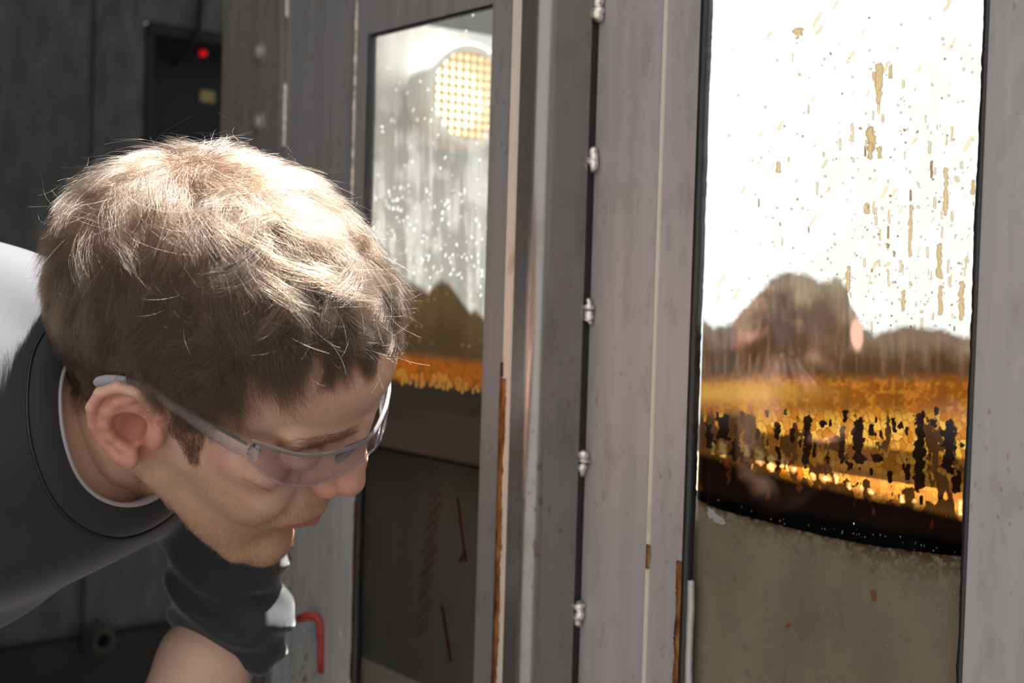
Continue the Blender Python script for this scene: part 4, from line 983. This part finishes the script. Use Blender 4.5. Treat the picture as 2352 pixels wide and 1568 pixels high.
# loose hairs
NX = 1500
k = g.choice(NS, NX); Rx = Rs[k]; nn = grad(DFs, HLO, VS, Rx, 3); lx, hx = props(Rx)
sel = Rx[:, 2] > 60; Rx, nn, lx, hx = Rx[sel], nn[sel], lx[sel], hx[sel]; NX = len(Rx)
ST = grow(Rx, lx * g.uniform(0.8, 1.3, NX), hx * g.uniform(0.8, 1.15, NX), SEG, g.normal(size=NX) * 0.9, g.normal(size=NX) * 1.2, g)
ST += nn[:, None] * (t_ ** 2.2) * g.gamma(1.5, 4.4, NX)[:, None, None] + g.normal(size=(NX, 1, 3)) * t_ ** 2 * 4
put('loose_hair', ST, g.uniform(0.04, 0.07, NX), M_hair, person)
# stubble
Nb = 21000; bm_ = beard & (lipm < 0.3)
Rb = roots(bm_, Nb, 5); nb = grad(DFs, HLO, VS, Rb, 2)
chinw = np.clip(sst(-Rb[:, 2], 55, 85) + sst(Rb[:, 0], 70, 95), 0, 1)
mus = sst(Rb[:, 0], 88, 96) * sst(Rb[:, 2], -48, -40); keep = g.random(Nb) < 0.36 + 0.64 * chinw; Rb, nb, chinw = Rb[keep], nb[keep], chinw[keep]; Nb = len(Rb)
dnv = np.array([0.15, 0, -1.0]) - nb * (nb @ np.array([0.15, 0, -1.0]))[:, None]
dirb = nrm(nrm(dnv) + 0.55 * nb + g.normal(size=(Nb, 3)) * 0.35); lb = g.uniform(1.5, 3.2, Nb) * (0.75 + 0.75 * chinw)
tb = np.linspace(0, 1, 4)[None, :, None]
SB = Rb[:, None] + dirb[:, None] * lb[:, None, None] * tb - nb[:, None] * (tb ** 2) * lb[:, None, None] * 0.28
put('beard_stubble', SB, g.uniform(0.05, 0.08, Nb), M_beard, person)
# eyebrows
browm = inpoly(PXY, [(828, 970), (790, 988), (740, 998), (680, 1008), (640, 1019), (640, 1025), (690, 1033), (740, 1033), (790, 1016), (828, 990)]) & (PA[:, 0] > 66) & (PA[:, 2] > 26)
Ne = 2800; Re = roots(browm, Ne, 6); ne = grad(DFs, HLO, VS, Re, 2); sgn = np.sign(Re[:, 1:2])
lat_ = np.c_[np.full(Ne, -0.45), sgn[:, 0] * 0.9, np.full(Ne, 0.12)]; lat_ = lat_ - ne * (lat_ * ne).sum(1)[:, None]
dire = nrm(nrm(lat_) + 0.35 * ne + g.normal(size=(Ne, 3)) * 0.22); le = g.uniform(5, 9, Ne)
te = np.linspace(0, 1, 5)[None, :, None]
put('eyebrow', Re[:, None] + dire[:, None] * le[:, None, None] * te - ne[:, None] * te ** 2 * le[:, None, None] * 0.35, g.uniform(0.045, 0.075, Ne), M_brow, person)

# ================================================================== safety glasses (head frame, mm)
M_lens = bpy.data.materials.new('clear_lens'); M_lens.use_nodes = True
nt = M_lens.node_tree; nt.nodes.clear()
o_ = nt.nodes.new('ShaderNodeOutputMaterial'); t1 = nt.nodes.new('ShaderNodeBsdfTransparent'); g_ = nt.nodes.new('ShaderNodeBsdfGlossy'); f_ = nt.nodes.new('ShaderNodeLayerWeight'); x_ = nt.nodes.new('ShaderNodeMixShader')
t1.inputs[0].default_value = (0.94, 0.93, 0.97, 1); g_.inputs['Roughness'].default_value = 0.04; f_.inputs[0].default_value = 0.5
pw = nt.nodes.new('ShaderNodeMath'); pw.operation = 'POWER'; pw.inputs[1].default_value = 4.0; ma = nt.nodes.new('ShaderNodeMath'); ma.operation = 'MULTIPLY_ADD'; ma.inputs[1].default_value = 0.9; ma.inputs[2].default_value = 0.05
nt.links.new(f_.outputs['Facing'], pw.inputs[0]); nt.links.new(pw.outputs[0], ma.inputs[0]); nt.links.new(ma.outputs[0], x_.inputs[0])
nt.links.new(t1.outputs[0], x_.inputs[1]); nt.links.new(g_.outputs[0], x_.inputs[2]); nt.links.new(x_.outputs[0], o_.inputs[0])
M_clear = mat('clear_plastic', (0.95, 0.94, 0.98), 0.06, 0.0, 0.5, Transmission_Weight=0.9, IOR=1.3)
M_edge = mat('lilac_edge', (0.95, 0.92, 1.0), 0.08, 0.0, 0.6, Transmission_Weight=0.85, IOR=1.35)
M_tip = mat('frosted_tip', (0.55, 0.57, 0.62), 0.35, 0.0, 0.5, Transmission_Weight=0.45, IOR=1.3)
gls = empty('safety_glasses', tuple(h2w(np.array([[100.0, 0, 25]]))[0])); tag(gls, 'clear plastic wraparound safety glasses worn on the man\'s face', 'glasses')
def gbuild(V, F, name, m, parent=None, smooth=True):
    W = h2w(np.asarray(V, float)) - np.array(gls.location)
    return npmesh(name, W, np.asarray(F), m, parent or gls, smooth)
LY = np.array([-70, -64, -55, -44, -32, -18, -8, 0, 8, 18, 32, 46, 56, 64, 70.0])
LX = np.array([63, 72.5, 84, 92.5, 99.5, 106, 109.5, 110.5, 110.5, 108.5, 104.5, 98.5, 91.5, 82, 72])
LT = np.array([39.5, 38, 35.5, 33, 32, 32, 33, 33.5, 34.5, 35.5, 36, 36.5, 37.5, 39, 40.0])
LB = np.array([25, 16, 10.5, 8.5, 8.5, 13, 20, 24, 20.5, 13.5, 9, 9, 11, 17, 26.0])
ny, nv = 90, 14
yy = np.linspace(-70, 70, ny)
def spl(q):                                                # smooth table lookup
    k = np.interp(np.linspace(-70, 70, 400), LY, q); w_ = np.ones(25) / 25; kp = np.pad(k, 12, mode='edge')
    # keep slope at the ends
    kp[:12] = k[0] - (k[1] - k[0]) * np.arange(12, 0, -1); kp[-12:] = k[-1] + (k[-1] - k[-2]) * np.arange(1, 13)
    return np.interp(yy, np.linspace(-70, 70, 400), np.convolve(kp, w_, 'valid'))
lx_, lt_, lb_ = spl(LX), spl(LT), spl(LB)
vv = np.linspace(0, 1, nv)[:, None]
zz_ = lt_ * (1 - vv) + lb_ * vv; xx_ = lx_ + 5.0 * vv + 3.0 * np.sin(math.pi * vv) * (1 - (yy / 75) ** 2); yl = yy + 0 * vv
out_ = np.stack([xx_, yl, zz_], -1)
dy_ = np.gradient(out_, axis=1); dv_ = np.gradient(out_, axis=0); nl = np.cross(dy_, dv_); nl /= np.linalg.norm(nl, axis=-1)[..., None]
if nl[nv // 2, ny // 2, 0] < 0: nl = -nl
inn_ = out_ - nl * 2.0
def gridf(k, n, o=0, flip=False):
    i = np.arange(k * n).reshape(k, n) + o; q = np.stack([i[:-1, :-1], i[:-1, 1:], i[1:, 1:], i[1:, :-1]], -1).reshape(-1, 4)
    return q[:, ::-1] if flip else q
lens = gbuild(np.concatenate([out_.reshape(-1, 3), inn_.reshape(-1, 3)]), np.concatenate([gridf(nv, ny), gridf(nv, ny, nv * ny, True)]), 'lens', M_lens)
mid = (out_ + inn_) / 2
loop = np.concatenate([mid[0], mid[1:, -1], mid[-1, ::-1][1:], mid[::-1, 0][1:]])
mb = MB().tube(loop, 0.75, 8, cap=False); W_ = np.array(mb.v); gbuild(W_, np.array(mb.f), 'lens_edge', M_edge, lens)
# brow bar ledge
mb = MB().tube(mid[0] + np.array([-0.5, 0, 0.6]), 1.5, 8); mb.f = [f for f in mb.f if len(f) == 4]; gbuild(np.array(mb.v), np.array(mb.f), 'brow_bar', M_clear)
for s_ in (-1, 1):
    hx_ = 66.0 if s_ < 0 else 74.0
    pts = np.array([(hx_ - 4, s_ * 71.5, 33), (hx_ - 14, s_ * 74.5, 33.5), (hx_ - 30, s_ * 77.5, 34.5), (30, s_ * 79.5, 36), (12, s_ * 81.5, 37), (-4, s_ * 83.5, 38), (-16, s_ * 85, 36), (-28, s_ * 85.5, 27), (-38, s_ * 84, 15)])
    u = np.linspace(0, 1, 40); kk = np.linspace(0, 1, len(pts)); pp = np.stack([np.interp(u, kk, pts[:, i]) for i in range(3)], -1)
    for _ in range(6): pp[1:-1] = (pp[:-2] + 2 * pp[1:-1] + pp[2:]) / 4
    rad = np.interp(u, [0, 0.1, 0.3, 0.6, 0.75, 0.9, 0.97, 1], [5.6, 6.2, 5.0, 3.6, 3.6, 4.6, 4.0, 2.0])
    mb = MB().tube(pp[:31], rad[:31], 12, flat=((0, 1, 0), 0.42)); mb.f = [f for f in mb.f if len(f) == 4]
    tm = gbuild(np.array(mb.v), np.array(mb.f), 'temple', M_clear)
    mb = MB().tube(pp[30:], rad[30:], 12, flat=((0, 1, 0), 0.45)); mb.f = [f for f in mb.f if len(f) == 4]
    gbuild(np.array(mb.v), np.array(mb.f), 'temple_tip', M_tip, tm)
    hp_ = np.array([(hx_ + 1, s_ * 69.8, 38.5), (hx_, s_ * 70.2, 33.0), (hx_ + 1, s_ * 69.8, 27.5)])
    mb = MB().tube(np.stack([np.interp(np.linspace(0, 1, 9), [0, 0.5, 1], hp_[:, i]) for i in range(3)], -1), [3.0, 3.6, 3.0, 3.6, 3.6, 3.6, 3.0, 3.6, 3.0], 10); mb.f = [f for f in mb.f if len(f) == 4]
    gbuild(np.array(mb.v), np.array(mb.f), 'hinge', M_clear)
    npd = np.array([(107, s_ * 5, 31), (104.5, s_ * 9.5, 27), (102, s_ * 12.5, 20), (101, s_ * 14.0, 13)])
    mb = MB().tube(np.stack([np.interp(np.linspace(0, 1, 10), np.linspace(0, 1, 4), npd[:, i]) for i in range(3)], -1), np.array([1.6, 2, 2.4, 2.8, 3.2, 3.4, 3.4, 3.2, 2.6, 1.4]), 10, flat=((0.3, 1, 0), 0.5)); mb.f = [f for f in mb.f if len(f) == 4]
    gbuild(np.array(mb.v), np.array(mb.f), 'nose_pad', M_edge)
